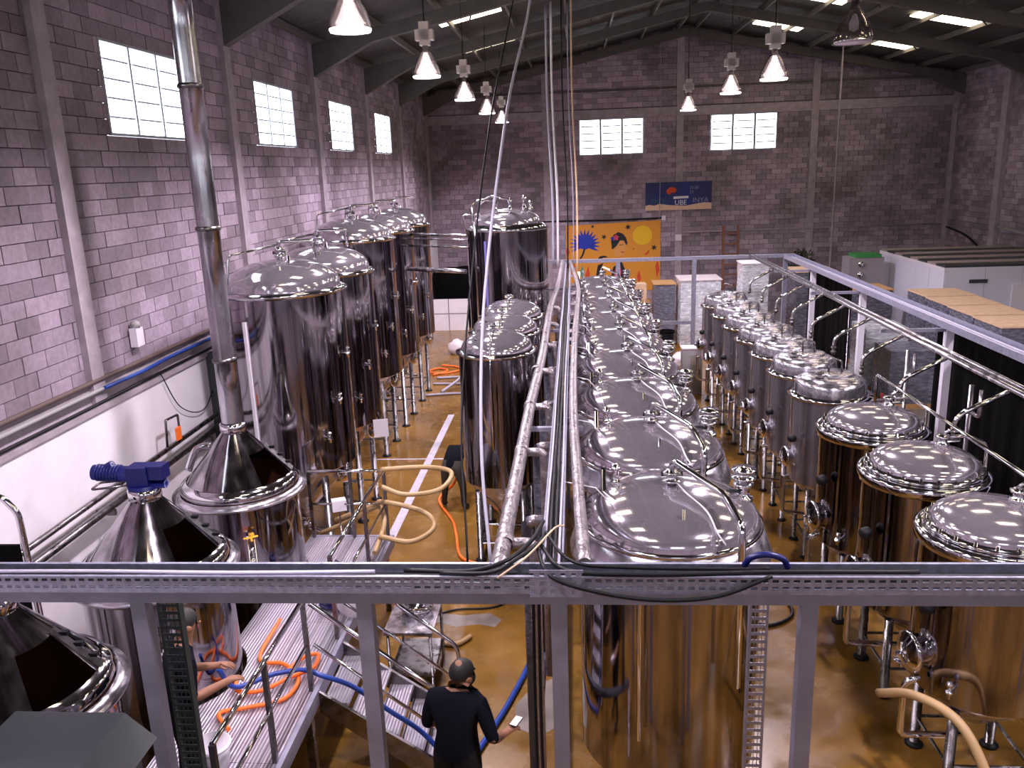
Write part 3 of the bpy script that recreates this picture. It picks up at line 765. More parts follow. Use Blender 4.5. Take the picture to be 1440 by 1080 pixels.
for y in (7.30, 8.22):
    P = [(DX1+.05, DZ-.02), (DX1+.05, DZ-.26), (-1.50, .0), (-1.28, .0), (-1.28, .12)]
    MB().prism(P, -.02, .02, Matrix(((1,0,0,0),(0,0,-1,y),(0,1,0,0),(0,0,0,1)))).build('stringer', DULLST, st)
    mb = MB(); mb.tube(bend([(-2.70, y, 2.08), (-1.42, y, 1.06), (-1.38, y, .95), (-1.38, y, .08)], .1), .024, 10); mb.build('top_rail', CHROME, st)
    mb = MB(); mb.tube([(-2.70, y, 1.62), (-1.39, y, .58)], .018, 8); mb.build('mid_rail', CHROME, st)
# stainless work table and sink basin beyond the stairs
tb = thing('steel_work_table', 'small stainless table with a round basin beside the stairs', 'table', (-2.08, 9.25, 0))
MB().box((-.30, -.45, .80), (.30, .45, .84)).build('table_top', SATIN, tb)
for x in (-.26, .26):
    for y in (-.40, .40): MB().cyl((x, y, 0), (x, y, .8), .02, 8).build('leg', DULLST, tb)
MB().box((-.28, -.42, .22), (.28, .42, .24)).build('shelf', DULLST, tb)
bs = MB().lathe([(0, .03), (.16, .03), (.20, .10), (.215, .14), (.20, .14), (.15, .045), (0, .045)], 28).build('steel_basin', CHROME, loc=(-2.05, 9.32, .81))
T(bs, 'round steel basin on the small table beside the stairs', 'basin')
# ================================================================== PIPE GANTRY
GZ, GY0, GY1 = 3.50, 5.15, 24.6
gt = thing('gantry_frame', 'grey painted steel frame with square posts at the front of the pipe rack', 'frame')
gr = thing('gantry_frame', 'pale steel frame closing the pipe rack before the yellow banner', 'frame')
def bar(name, a, b, mat=PAINT, parent=None): return MB().box(a, b).build(name, mat, parent or gt)
bar('cross_beam', (-5.0, GY0-.05, 3.32), (5.35, GY0+.05, 3.42))
for x in (-3.13, -1.50, -.15, 1.52): bar('post', (x-.055, GY0-.05, 0 if x > -3 else DZ), (x+.055, GY0+.05, 3.32))
bar('post', (5.15, GY0-.05, 0), (5.25, GY0+.05, 3.32))
bar('cross_beam', (-.75, GY1-.05, 3.44), (6.3, GY1+.05, 3.54), TRAY, gr)
for x in (1.25, 3.45, 6.05): bar('post', (x-.06, GY1-.05, 0), (x+.06, GY1+.05, 3.44), TRAY, gr)
bar('mid_beam', (1.31, GY1-.03, 1.55), (3.39, GY1+.03, 1.65), TRAY, gr)
WPOST = pmat('white_painted_post', (.62, .60, .68), .45)
for k, y in enumerate((9.2, 13.9, 18.1, 21.9)):
    q = thing('rack_post', 'white post under the wide cable tray '+['by the middle dark domed tank', 'by the first flat lid tank', 'by the fourth flat lid tank', 'by the last flat lid tank'][k], 'post', (6.1, y, 0), 0, 'white rack posts')
    MB().box((-.06, -.06, 0), (.06, .06, 3.415)).build('column', WPOST, q); MB().box((-1.1, -.03, 3.36), (-.06, .03, 3.415)).build('arm', PAINT, q)
for k, y in enumerate((8.8, 14.5, 19.6)):
    q = thing('rack_stand', 'slim steel stand with a crossbar under the ladder tray, '+['between the first domed tanks', 'beside the middle slim fermenter', 'beside the mirror tank'][k], 'stand', (-.19, y, 0), 0, 'stands under the ladder tray')
    MB().box((-.03, -.03, 0), (.03, .03, 3.37)).build('column', PAINT, q); MB().box((-.42, -.03, 3.37), (.25, .03, 3.415)).build('crossbar', PAINT, q)

def perforated(mb, o, A, B, N, L, W, th, rows, pitch, slot):
    """strip of length L along A, width W along B, thickness th along N, with rows of slots (fractions of W)"""
    o, A, B, N = Vector(o), Vector(A), Vector(B), Vector(N)
    def bx(a0, a1, b0, b1):
        P = [o+A*a+B*b+N*c for c in (0, th) for a, b in ((a0, b0), (a1, b0), (a1, b1), (a0, b1))]
        mb.add(P, [(0,3,2,1),(4,5,6,7),(0,1,5,4),(1,2,6,5),(2,3,7,6),(3,0,4,7)])
    sh = W*.085; last = 0
    for r in rows:
        bx(0, L, last, r*W-sh)
        n = int(L/pitch)
        for i in range(n+1):
            a0 = max(0, i*pitch-(pitch-slot)); a1 = min(L, i*pitch)
            if a1 > a0: bx(a0, a1, r*W-sh, r*W+sh)
        last = r*W+sh
    bx(0, L, last, W)
tr = thing('cable_tray', 'long perforated metal cable tray lying on the front beam', 'cable tray', (0, 0, 0))
mb = MB(); perforated(mb, (-5.0, GY0-.09, 3.42), (1, 0, 0), (0, 0, 1), (0, 1, 0), 10.3, .13, .004, (.35, .75), .068, .042); mb.build('front_side', TRAY, tr)
MB().box((-5.0, GY0+.10, 3.42), (5.3, GY0+.104, 3.55)).build('rear_side', TRAY, tr)
MB().box((-5.0, GY0-.085, 3.42), (5.3, GY0+.10, 3.424)).build('tray_floor', TRAY, tr)
for k in range(3):  # added black filling so the tray slots look dark
    y_ = GY0-.045+.055*k
    o = MB().tube(spline([(-4.95+1.1*j, y_+random.uniform(-.004, .004), 3.475) for j in range(10)], 3), .022, 8).build('slot_darkener', BLACK)
    T(o, 'black cable added inside the front tray to darken its slots', 'cable', 'cables added to darken the front tray slots')
mb = MB(); mb.box((-5.0, GY0-.10, 3.545), (5.3, GY0-.075, 3.552)); mb.box((-5.0, GY0+.09, 3.545), (5.3, GY0+.115, 3.552)); mb.build('tray_lip', TRAY, tr)
bk = MB(); perforated(bk, (-.34, GY0-.098, 3.40), (1, 0, 0), (0, 0, 1), (0, 1, 0), .36, .20, .006, (.2, .5, .8), .07, .03)
bk.build('splice_plate', TRAY, tr)
# upright perforated channels
def upright(x, y, wd, mat, label, z0=0):
    u = thing('perforated_upright', label, 'channel', (x, y, z0)); h = 3.3-z0
    mb = MB(); perforated(mb, (-wd/2, 0, 0), (0, 0, 1), (1, 0, 0), (0, -1, 0), h, wd, .005, (.2, .4, .6, .8), .06, .035); mb.build('web', mat, u)
    MB().box((-wd/2, 0, 0), (-wd/2+.005, .06, h)).build('flange', mat, u); MB().box((wd/2-.005, 0, 0), (wd/2, .06, h)).build('flange', mat, u)
upright(-3.02, 5.30, .17, pmat('dark_green_steel', (.035, .045, .045), .5, .3), 'dark perforated upright channel behind the front beam post', DZ)
upright(1.235, 5.30, .13, TRAY, 'pale bolted upright channel in front of the first domed tank')

# ---- ladder tray with cables between the insulated pipes
ct = thing('ladder_tray', 'long cable ladder tray packed with cables between the insulated pipes', 'cable tray', (0, 0, 0))
for x in (-.275, -.125): MB().box((x-.006, 5.5, 3.42), (x+.008, GY1-.1, 3.50)).build('side_rail', TRAY, ct)
for k in range(38): MB().box((-.269, 5.6+k*.5, 3.42), (-.131, 5.63+k*.5, 3.428)).build('rung', TRAY, ct)
G_CB = 'cables packed in the ladder tray'; TANC = pmat('tan_cable', (.22, .15, .10), .5)
for k in range(12):
    x = -.255+.036*(k % 4); z = 3.440+.024*(k//4); pts = []
    y = 5.35
    while y < GY1-.2:
        pts.append((x+random.uniform(-.006, .006), y, z+random.uniform(-.003, .003))); y += 1.1
    m_ = LILACH if k in (1, 6, 8, 11) else (TANC if k in (4,) else BLACK)
    nm = 'black' if m_ is BLACK else ('grey' if m_ is LILACH else 'tan')
    o = MB().tube(spline(pts, 3), .012, 6).build('cable', m_); T(o, nm+' cable lying lengthwise in the ladder tray over the tanks', 'cable', G_CB+', '+nm)

# ---- insulated pipes
def ipipe(label, path, r, mat=FOIL):
    t_ = thing('insulated_pipe', label, 'pipe')
    MB().tube(spline(path, 8), r, 14).build('main_run', mat, t_); return t_
pl = ipipe('thick foil insulated pipe with side branches beside the slim fermenters',
           [(-.57, 5.22, 3.50), (-.56, 7, 3.50), (-.55, 9.4, 3.50), (-.505, 12.2, 3.50), (-.50, 16.5, 3.50), (-.40, 20, 3.5), (-.36, 24.4, 3.5)], .062)
for y in (5.7, 7.75, 9.35, 11.1, 12.8, 14.6, 16.4):
    x0 = -.50
    MB().tube(bend([(x0, y, 3.49), (-.335, y, 3.49), (-.335, y, 3.2), (-.335, y, 1.0)], .07), .042, 12).build('branch', FOIL, pl)
    MB().lathe([(.066, -.05), (.072, -.04), (.072, .04), (.066, .05)], 14, (-.555 if y < 12 else -.5, y, 3.5), (0, 1, 0)).build('band', FOIL, pl)
il = thing('insulated_drop_pipes', 'dark insulated pipes dropping in hooked bends beside the foil pipe', 'pipe')
for y in (6.4, 8.3, 9.9, 11.7, 13.5):
    MB().tube(bend([(-.30, y, 3.36), (-.435, y, 3.36), (-.435, y, 3.0), (-.435, y, .9)], .08), .045, 12).build('drop', DARKFOIL, il)
    MB().tube(bend([(-.295, y, 3.36), (-.39, y, 3.36), (-.425, y, 3.33)], .03), .047, 12).build('elbow', FOIL, il)
MB().tube([(-.435, 6.2, .9), (-.435, 13.7, .9)], .05, 12).build('header', DARKFOIL, il)
for y in (6.2, 13.7): MB().cyl((-.435, y, 0), (-.435, y, .9), .03, 8).build('stand', DULLST, il)
pr = ipipe('foil insulated pipe with short rungs along the domed tanks',
           [(.03, 5.30, 3.52), (-.01, 7, 3.50), (-.05, 9.35, 3.50), (-.03, 13, 3.50), (.04, 17, 3.5), (.06, 19, 3.5), (-.02, 21.5, 3.5), (-.14, 24.4, 3.5)], .05)
for y in (13.2, 13.9, 15.6, 16.8, 18.2, 19.6, 21.2, 22.8): MB().cyl((-.118, y, 3.50), (.0, y, 3.50), .026, 10).build('rung', FOIL, pr)
for k in range(5):
    y = CYS[k]-.5
    o = MB().tube([(-.14, y, 3.47), (.15, y+.02, 3.40), (.33, y+.1, 3.16)], .006, 6).build('signal_wire', WHITEP)
    T(o, 'thin white wire from the ladder tray to a domed tank', 'wire', 'signal wires to the domed tanks')

# ---- pipe pair and wide tray above the flat lid tanks
pp = thing('branch_pipework', 'pair of steel pipes with slanted branches down to the flat lid tanks', 'pipe')
for x, r in ((5.02, .035), (5.16, .03)): MB().tube([(x, 5.2, 3.52), (x, GY1, 3.52)], r, 10).build('main_pipe', SATIN, pp)
for k, y in enumerate(FY+[7.9, 9.6, 11.3]):
    xt = 4.42
    MB().tube(bend([(5.0, y+.1, 3.50), (xt+.08, y+.1, 3.24), (xt, y+.1, 3.14), (xt, y+.1, 3.02)], .06), .03, 10).build('branch', CHROME, pp)
    mb = MB(); clamp(mb, (xt, y+.1, 2.89), .03, .15); mb.build('valve', DULLST, pp)
wt = thing('wide_cable_tray', 'wide pale cable tray running along the posts by the black sheeting', 'cable tray', (0, 0, 0))
MB().box((5.98, 5.2, 3.42), (6.30, GY1, 3.435)).build('tray_floor', TRAY, wt)
for x in (5.98, 6.29): MB().box((x, 5.2, 3.435), (x+.012, GY1, 3.53)).build('side_rail', TRAY, wt)
for x in (6.05, 6.12, 6.2): MB().tube([(x, 5.2, 3.46), (x+.02, 15, 3.46), (x, GY1, 3.46)], .02, 8).build('cable', LILACH, wt)
ep = thing('steam_pipe', 'straight steel pipe running over the dark domed tanks', 'pipe')
MB().tube(bend([(4.28, 11.9, 2.6), (4.28, 11.9, 3.16), (4.28, 11.2, 3.16), (4.3, 5.3, 3.16)], .08), .022, 10).build('run', CHROME, ep)
for y in (10.95, 9.3, 7.65): MB().tube([(4.28, y+.1, 3.16), (4.17, y+.1, 3.08)], .018, 8).build('stub', CHROME, ep)

# cross pipes between the high fermenters and the mirror tank
for k, (z, r, y) in enumerate(((4.72, .035, 20.4), (4.45, .03, 20.4), (3.98, .055, 19.6), (4.6, .018, 20.6))):
    o = MB().tube([(-3.96, y, z), (-2.46, y-.9, z)], r, 10).build('cross_pipe', SATIN)
    T(o, ['upper steel pipe', 'middle steel pipe', 'thick lower insulated pipe', 'thin steel rod'][k]+' crossing from a tall fermenter to the mirror tank', 'pipe')

# ---- loose cables on the front tray and hanging from the roof
def cable(pts, r, mat, label, group=None, n=8, name='cable', cat='cable', smooth=True):
    o = MB().tube(spline(pts, n) if smooth else pts, r, 8).build(name, mat); return T(o, label, cat, group)
gl = 'black cables slumped over the front tray'
cable([(-1.2, 5.12, 3.565), (-.75, 5.10, 3.57), (-.5, 5.2, 3.60), (-.35, 5.5, 3.60), (-.28, 6.0, 3.53)], .016, BLACK, 'black cable curling from the front tray up onto the ladder tray', gl)
cable([(-.95, 5.08, 3.565), (-.6, 5.06, 3.58), (-.42, 5.15, 3.64), (-.3, 5.4, 3.62), (-.25, 5.8, 3.53)], .014, BLACK, 'thinner black cable looping beside the splice plate', gl)
cable([(-.3, 5.4, 3.60), (-.2, 5.05, 3.56), (.1, 5.02, 3.46), (.5, 5.02, 3.40), (.9, 5.02, 3.43), (1.25, 5.05, 3.56)], .014, BLACK, 'black cable sagging below the front tray in front of the first domed tank', gl)
cable([(-.28, 5.5, 3.57), (-.1, 5.12, 3.57), (.4, 5.06, 3.565), (.9, 5.08, 3.565), (1.3, 5.1, 3.565), (2.2, 5.1, 3.565)], .016, BLACK, 'black cable lying flat along the front tray', gl)
cable([(-.25, 5.7, 3.57), (-.05, 5.2, 3.59), (.35, 5.16, 3.565), (1.0, 5.14, 3.565), (1.25, 5.12, 3.58)], .012, BLACK, 'thin black cable lying behind the others on the front tray', gl)
cable([(-.55, 5.0, 3.57), (-.35, 5.15, 3.66), (-.18, 5.45, 3.72), (-.12, 5.9, 3.54)], .007, CARDL, 'thin tan rod leaning over the splice plate', cat='rod')
cable([(1.10, 5.2, 3.56), (1.14, 5.18, 3.63), (1.24, 5.16, 3.66), (1.34, 5.16, 3.63), (1.38, 5.17, 3.56)], .022, BLUEP, 'short blue hose arching over the front tray', name='hose', cat='hose')
cable([(-4.9, 5.08, 3.565), (-3.5, 5.1, 3.565), (-2.4, 5.08, 3.565), (-1.4, 5.1, 3.565)], .014, LILACH, 'grey cable lying along the front tray over the kettles', gl)
for dx, l in ((-.29, 'black cable hanging down beside the middle post'), (-.33, 'second black cable hanging down beside the middle post')):
    cable([(dx, 5.24, 3.40), (dx-.01, 5.25, 2.2), (dx, 5.24, .9), (dx+.02, 5.24, .02)], .012, BLACK, l, 'cables beside the middle post')
# from the roof
G_H = 'cables hanging from the roof'
cable([(-.62, 5.25, 3.56), (-.70, 5.7, 4.3), (-.70, 6.4, 5.3), (-.55, 7.4, 6.7), (-.36, 8.6, 7.9), (-.2, 9.55, 9.9)], .012, LILACH, 'ribbed grey conduit hanging from the roof to the foil pipe end', G_H)
cable([(-.78, 5.25, 3.56), (-.86, 6.0, 4.6), (-.72, 7.2, 6.4), (-.5, 8.6, 8.0), (-.3, 9.55, 9.9)], .008, BLACK, 'thin black cable hanging beside the ribbed grey conduit', G_H)
for k, (x, y, r, m_, l) in enumerate(((-.62, 23.6, .03, LILACH, 'grey conduit dropping from the roof to the far end of the ladder tray'),
        (-.48, 23.4, .03, WHITEP, 'white conduit dropping from the roof to the far end of the ladder tray'), (-.2, 22.8, .02, BLACK, 'black cable dropping from the roof to the far end of the ladder tray'),
        (.05, 22.0, .022, CARDL, 'tan cable dropping from the roof just in front of the yellow banner'), (-.05, 24.2, .015, LILACH, 'thin grey cable dropping from the roof near the yellow banner'))):
    cable([(x, y, 3.5), (x+.02, y, 5.5), (x-.06, y+.05, 8), (x-.05, y+.1, roof_z(x)+.03)], r, m_, l, G_H)
cable([(9.9, 33.5, 0.02), (9.95, 33.5, 4), (9.95, 33.5, roof_z(9.95)+.03)], .035, CONC, 'vertical pipe rising to the roof before the back wall', name='standpipe', cat='pipe')
cable([(3.5, 35.3, 4.0), (3.52, 35.3, 7), (3.5, 35.3, roof_z(3.5)+.03)], .015, CONC, 'thin pale conduit on the back wall beside the blue banner', name='conduit', cat='conduit')

# ================================================================== WALL FITTINGS
def wallpipe(pts, r, m_, label, cat='pipe', grp='services on the white wall ledge'): return cable(pts, r, m_, label, grp, name='wall_pipe', cat=cat)
wallpipe([(-5.92, 5, 3.84), (-5.92, 9, 3.84), (-5.92, 13.2, 3.84)], .032, pmat('rust_pipe', (.10, .065, .055), .6), 'rusty brown pipe on brackets along the block wall')
wallpipe([(-5.88, 5, 3.72), (-5.88, 9, 3.73), (-5.88, 13.2, 3.72)], .028, GREYC, 'grey pipe on the white wall ledge')
wallpipe([(-5.84, 5, 3.585), (-5.83, 7, 3.60), (-5.85, 9, 3.585), (-5.83, 11, 3.60), (-5.85, 13.2, 3.585)], .022, BLACK, 'black cable bundle on the white wall ledge', 'cable')
wallpipe([(-5.85, 9.6, 3.74), (-5.84, 10.6, 3.73), (-5.86, 11.5, 3.74), (-5.84, 13.2, 3.73)], .026, BLUEH, 'blue cable bundle on the white wall ledge', 'cable')
wallpipe([(-5.8, 10.9, 3.6), (-5.78, 11.3, 3.0), (-5.78, 12.0, 2.75), (-5.8, 12.6, 3.05)], .008, BLACK, 'thin cable looping down the white wall', 'cable')
for z, l in ((2.62, 'upper'), (2.42, 'lower')):
    o = MB().tube([(-5.66, 4.5, z-.05), (-5.66, 12.2, z)], .035 if z > 2.5 else .05, 10).build('wall_pipe', DULLST); T(o, l+' bare steel pipe running along the white wall behind the kettles', 'pipe', 'steel pipes along the white wall')
for y in (6, 9, 11.8):
    o = MB().box((-5.84, y-.02, 2.3), (-5.6, y+.02, 2.37)).build('pipe_bracket', DULLST); T(o, 'small steel bracket holding the pipes on the white wall', 'bracket', 'brackets on the white wall')
o = MB().tube(bend([(-5.64, 10.9, 2.60), (-5.64, 10.9, 3.0), (-5.64, 10.55, 3.02), (-5.64, 10.5, 2.65)], .03), .018, 8).build('pipe_loop', DULLST); T(o, 'bent steel loop rising from the pipes on the white wall', 'pipe')
o = MB().box((-5.63, 10.75, 2.66), (-5.60, 10.87, 2.84)).build('warning_tag', ORANGE); T(o, 'small orange tag on the pipes at the white wall', 'tag')
du = thing('dark_service_duct', 'dark grey vertical duct on the white wall behind the chimney', 'duct', (-5.68, 12.75, 0))
MB().box((-.15, -.33, 0), (.15, .33, 3.55)).build('casing', DARKG, du); MB().cyl((.19, -.1, 2.2), (.19, -.1, 3.3), .035, 12).build('lamp_tube', GREYC, du)
MB().box((.15, -.2, 2.3), (.17, .0, 2.35)).build('bracket', GREYC, du)
se = thing('wall_sensor', 'small white siren box fixed on the block wall above the ledge', 'alarm', (-5.97, 10.65, 4.05))
MB().box((0, -.09, 0), (.10, .09, .25)).build('body', WHITEP, se); MB().lathe([(0, .25), (.06, .25), (.06, .32), (0, .36)], 14, (.05, 0, 0)).build('cap', GREYC, se)
# back wall: cable, pipe run, socket boxes
cable([(-3.8, 35.44, 3.9), (-1, 35.44, 3.98), (1.5, 35.44, 3.96), (3.62, 35.44, 3.99)], .03, BLACK, 'black cable strung along the back wall above the yellow banner')
o = MB().box((3.6, 35.38, 3.9), (3.76, 35.5, 4.08)).build('junction_box', WHITEP); T(o, 'small white junction box at the end of the black wall cable', 'box')
o = MB().tube([(4.45, 35.42, 3.38), (14.8, 35.42, 3.42)], .03, 8).build('wall_conduit', CONC); T(o, 'long pale conduit along the back wall', 'conduit')
o = MB().box((4.17, 35.33, 3.05), (4.42, 35.44, 3.3)).build('junction_box', WHITEP); T(o, 'white junction box on the back wall column beside the yellow banner', 'box')
cable([(14.94, 35.2, 3.3), (14.94, 33.5, 3.1), (14.94, 32.2, 2.7), (14.94, 31.6, 2.4)], .04, BLACK, 'dark cable sagging along the side wall in the corner')
cable([(14.9, 31.0, 3.6), (14.93, 29.5, 3.5), (14.93, 27, 3.45)], .04, GREYC, 'grey pipe on the side wall beyond the column', name='wall_pipe', cat='pipe')

# ---- banners
def flat(parent, name, poly, mat, y, th=.004):
    """flat print piece: polygon in x,z in front of plane y"""
    return MB().prism(poly if area(poly) > 0 else poly[::-1], 0, th, Matrix(((1,0,0,0),(0,0,-1,y),(0,1,0,0),(0,0,0,1)))).build(name, mat, parent)
def area(p): return sum(a[0]*b[1]-b[0]*a[1] for a, b in zip(p, p[1:]+p[:1]))
def disc(cx, cz, r, n=28, rz=None): return [(cx+r*math.cos(2*PI*i/n), cz+(rz or r)*math.sin(2*PI*i/n)) for i in range(n)]
def star(cx, cz, r, n=6, k=.38, a0=.3): return [(cx+(r if i % 2 == 0 else r*k)*math.cos(a0+PI*i/n), cz+(r if i % 2 == 0 else r*k)*math.sin(a0+PI*i/n)) for i in range(2*n)]
yb = thing('yellow_banner', 'large orange yellow painted banner with a blue fan palm and a yellow sun', 'banner', (0, 35.485, 0))
ORG = pmat('banner_orange', (.72, .30, .03), .7); SUN = pmat('banner_sun', (.85, .52, .02), .7); BLU = pmat('banner_blue', (.015, .04, .42), .7)
INK = pmat('banner_ink', (.012, .012, .02), .7); REDP = pmat('banner_red', (.65, .07, .02), .7); PNK = pmat('banner_pink', (.55, .05, .12), .7); TEAL = pmat('banner_teal', (.05, .35, .33), .7)
flat(yb, 'cloth', [(-.37, 1.0), (3.57, 1.0), (3.57, 3.9), (-.37, 3.78)], ORG, 0, .01)
Q = -.012
flat(yb, 'sun', disc(2.82, 3.3, .40), SUN, Q)
for k in range(15):
    a = -.45+k*(PI+.9)/14; c = (.42, 2.98); r = .66
    flat(yb, 'palm_leaf', [(c[0]+.05*math.cos(a-1.57), c[1]+.05*math.sin(a-1.57)), (c[0]+r*.6*math.cos(a-.15), c[1]+r*.6*math.sin(a-.15)), (c[0]+r*math.cos(a), c[1]+r*math.sin(a)), (c[0]+r*.6*math.cos(a+.15), c[1]+r*.6*math.sin(a+.15)), (c[0]+.05*math.cos(a+1.57), c[1]+.05*math.sin(a+1.57))], BLU, Q)
flat(yb, 'palm_heart', disc(.42, 3.08, .30), BLU, Q-.006)
flat(yb, 'palm_stem', [(.40, 2.9), (.28, 2.55), (.18, 2.4), (.27, 2.4), (.36, 2.55), (.48, 2.9)], INK, Q-.004)
for cx, cz, r in ((.75, 3.72, .09), (1.22, 3.28, .13), (2.22, 3.66, .14), (3.3, 2.78, .15), (2.45, 2.75, .04)): flat(yb, 'star', star(cx, cz, r), INK, Q)
flat(yb, 'hair', [(1.55, 2.75), (1.52, 3.1), (1.62, 3.36), (1.82, 3.46), (2.02, 3.38), (2.14, 3.22), (2.2, 3.0), (2.16, 2.9), (2.05, 3.1), (1.9, 3.12), (1.75, 2.9), (1.62, 2.78)], INK, Q)
flat(yb, 'face', [(1.62, 2.55), (1.74, 2.9), (1.88, 3.1), (2.05, 3.1), (2.14, 2.92), (2.12, 2.7), (2.02, 2.5), (1.8, 2.42)], pmat('banner_skin', (.70, .33, .09), .7), Q)
flat(yb, 'eyebrow', [(1.86, 2.90), (2.0, 2.93), (2.06, 2.9), (2.0, 2.95), (1.86, 2.93)], INK, Q-.004); flat(yb, 'lips', [(1.9, 2.62), (2.0, 2.66), (2.08, 2.63), (2.0, 2.58)], REDP, Q-.004)
flat(yb, 'flower', star(1.72, 3.24, .15, 5, .6), PNK, Q-.006); flat(yb, 'flower', star(1.57, 3.2, .10, 5, .6), BLU, Q-.006)
flat(yb, 'leaf', [(.95, 2.36), (1.05, 2.48), (1.25, 2.5), (1.4, 2.42), (1.2, 2.42), (1.05, 2.32)], INK, Q); flat(yb, 'leaf', [(.85, 1.5), (.95, 2.1), (1.2, 2.2), (1.05, 1.9), (.98, 1.45)], INK, Q)
flat(yb, 'leaf', [(1.45, 1.4), (1.6, 2.0), (1.95, 2.25), (2.1, 1.9), (2.02, 1.5), (1.8, 1.1)], INK, Q); flat(yb, 'leaf', [(1.6, 1.5), (1.7, 1.95), (1.88, 2.1), (1.95, 1.8), (1.85, 1.4)], PNK, Q-.004)
flat(yb, 'leaf', [(2.9, 2.48), (3.02, 2.62), (3.1, 2.7), (3.1, 2.58), (3.0, 2.48)], REDP, Q)
for cx, cz, h in ((.3, 1.75, .75), (-.05, 1.9, .7), (2.68, 1.55, .6), (3.45, 1.9, .8), (-.3, 2.7, .5)):
    flat(yb, 'feather', [(cx-.02, cz-h*.5), (cx+.09, cz-.1*h), (cx+.05, cz+.25*h), (cx, cz+h*.5), (cx-.09, cz+.1*h)], REDP if cx != .3 else TEAL, Q)
flat(yb, 'feather', [(.5, 1.3), (.62, 1.7), (.55, 2.1), (.42, 1.7)], REDP, Q)

bb = thing('blue_banner', 'wide dark blue banner with white lettering above a sandy strip on the back wall', 'banner', (0, 35.42, 0))
NV = pmat('banner_navy', (.02, .03, .16), .6, var=(1.2, .4)); SAND = pmat('banner_sand', (.72, .50, .36), .7); LT = pmat('banner_letter', (.72, .72, .78), .7); TL = pmat('banner_teal_dark', (.02, .12, .14), .7); GL = pmat('banner_letter_grey', (.26, .28, .40), .7)
flat(bb, 'cloth', [(2.93, 4.3), (5.62, 4.3), (5.62, 5.42), (2.93, 5.42)], NV, 0, .01)
flat(bb, 'sand_strip', [(2.93, 4.3), (5.62, 4.3), (5.62, 4.55), (5.3, 4.57), (5.0, 4.53), (4.6, 4.46), (4.2, 4.48), (3.9, 4.50), (3.5, 4.56), (3.3, 4.5), (3.1, 4.53), (2.93, 4.5)], SAND, Q)
flat(bb, 'red_emblem', [(3.8, 4.98), (3.92, 4.92), (4.0, 5.0), (4.12, 4.98), (4.2, 5.1), (4.12, 5.2), (3.95, 5.22), (3.85, 5.16), (3.78, 5.08)], REDP, Q)
def text(parent, s_, x, z, h, mat, y):
    cu = bpy.data.curves.new('lettering', 'FONT'); cu.body = s_; cu.size = h*1.4; cu.extrude = .002
    o_ = bpy.data.objects.new('tmp', cu); COL.objects.link(o_); dg = bpy.context.evaluated_depsgraph_get()
    me = bpy.data.meshes.new_from_object(o_.evaluated_get(dg)); bpy.data.objects.remove(o_)
    me.transform(Matrix(((1,0,0,x),(0,0,-1,y),(0,1,0,z),(0,0,0,1)))); me.materials.clear(); me.materials.append(mat)
    return link(bpy.data.objects.new('lettering', me), parent)
flat(bb, 'letter_bar', [(4.07, 4.74), (4.68, 4.76), (4.68, 4.85), (4.07, 4.84)], LT, Q)
text(bb, 'UBE', 4.12, 4.50, .20, LT, Q); text(bb, 'NCE', 3.15, 4.56, .22, TL, Q); text(bb, 'INYA', 4.85, 4.58, .20, GL, Q)
text(bb, '20.05', 4.72, 5.12, .12, GL, Q); text(bb, '22', 4.72, 4.95, .12, GL, Q)
# ================================================================== STORE SIDE
def sheet(label, x, y0, y1, z1):
    t_ = thing('black_sheeting', label, 'sheet', (x, 0, 0)); n = int((y1-y0)/.06); V = []; F = []
    for i in range(n+1):
        y = y0+(y1-y0)*i/n; d = .035*math.sin(y*7.3)+.02*math.sin(y*17)
        V += [(d, y, .01), (d*.5, y, z1), (d+.012, y, .01), (d*.5+.012, y, z1)]
    for i in range(n):
        a, b = 4*i, 4*i+4
        F += [(a, a+1, b+1, b), (a+2, b+2, b+3, a+3), (a+1, a+3, b+3, b+1), (a, b, b+2, a+2)]
    F += [(0, 2, 3, 1), (4*n, 4*n+1, 4*n+3, 4*n+2)]
    MB().add(V, F).build('curtain', BLACKP, t_)
    MB().cyl((0, y0, z1+.01), (0, y1, z1+.01), .02, 8).build('hanging_rod', DULLST, t_)
    for y in (y0+.05, y1-.05): MB().cyl((.03, y, 0), (.03, y, z1+.01), .025, 8).build('pole', DULLST, t_)
sheet('black plastic sheeting hung behind the dark domed tanks', 6.48, 7.6, 15.2, 3.28)
sheet('black plastic sheeting hung behind the last flat lid tanks', 6.48, 20.1, 23.7, 3.28)
# pipe stubs and hooks seen against the sheeting
for y, l in ((12.2, 'wide steel bracket with a shelf hook against the black sheeting'), (14.6, 'slim steel bracket with a hook against the black sheeting')):
    b_ = thing('steel_stanchion', l, 'stanchion', (5.75, y, 0))
    MB().cyl((0, 0, 0), (0, 0, 2.9), .035, 10).build('pole', SATIN, b_); MB().tube(bend([(0, 0, 2.5), (.0, -.3, 2.5), (.0, -.3, 2.9)], .05), .03, 8).build('hook', SATIN, b_)
    MB().lathe([(0, 0), (.1, 0), (.1, .02), (0, .02)], 14).build('base', DULLST, b_)
# red step ladder
ld = thing('step_ladder', 'red step ladder standing before the gap in the black sheeting', 'ladder', (5.62, 15.9, 0), .3)
for s_ in (-1, 1):
    MB().prism([(-.35, 0), (-.29, 0), (-.02, 1.75), (-.08, 1.75)], -.015, .015, Matrix(((0,0,1,s_*.22),(1,0,0,0),(0,1,0,0),(0,0,0,1)))).build('side_rail', RED, ld)
    MB().prism([(.30, 0), (.35, 0), (.02, 1.7), (-.03, 1.7)], -.012, .012, Matrix(((0,0,1,s_*.2),(1,0,0,0),(0,1,0,0),(0,0,0,1)))).build('back_leg', DULLST, ld)
for k in range(5): MB().box((-.21, -.30+.055*k-.05, .3+.33*k), (.21, -.30+.055*k+.05, .33+.33*k)).build('step', TRAY, ld)

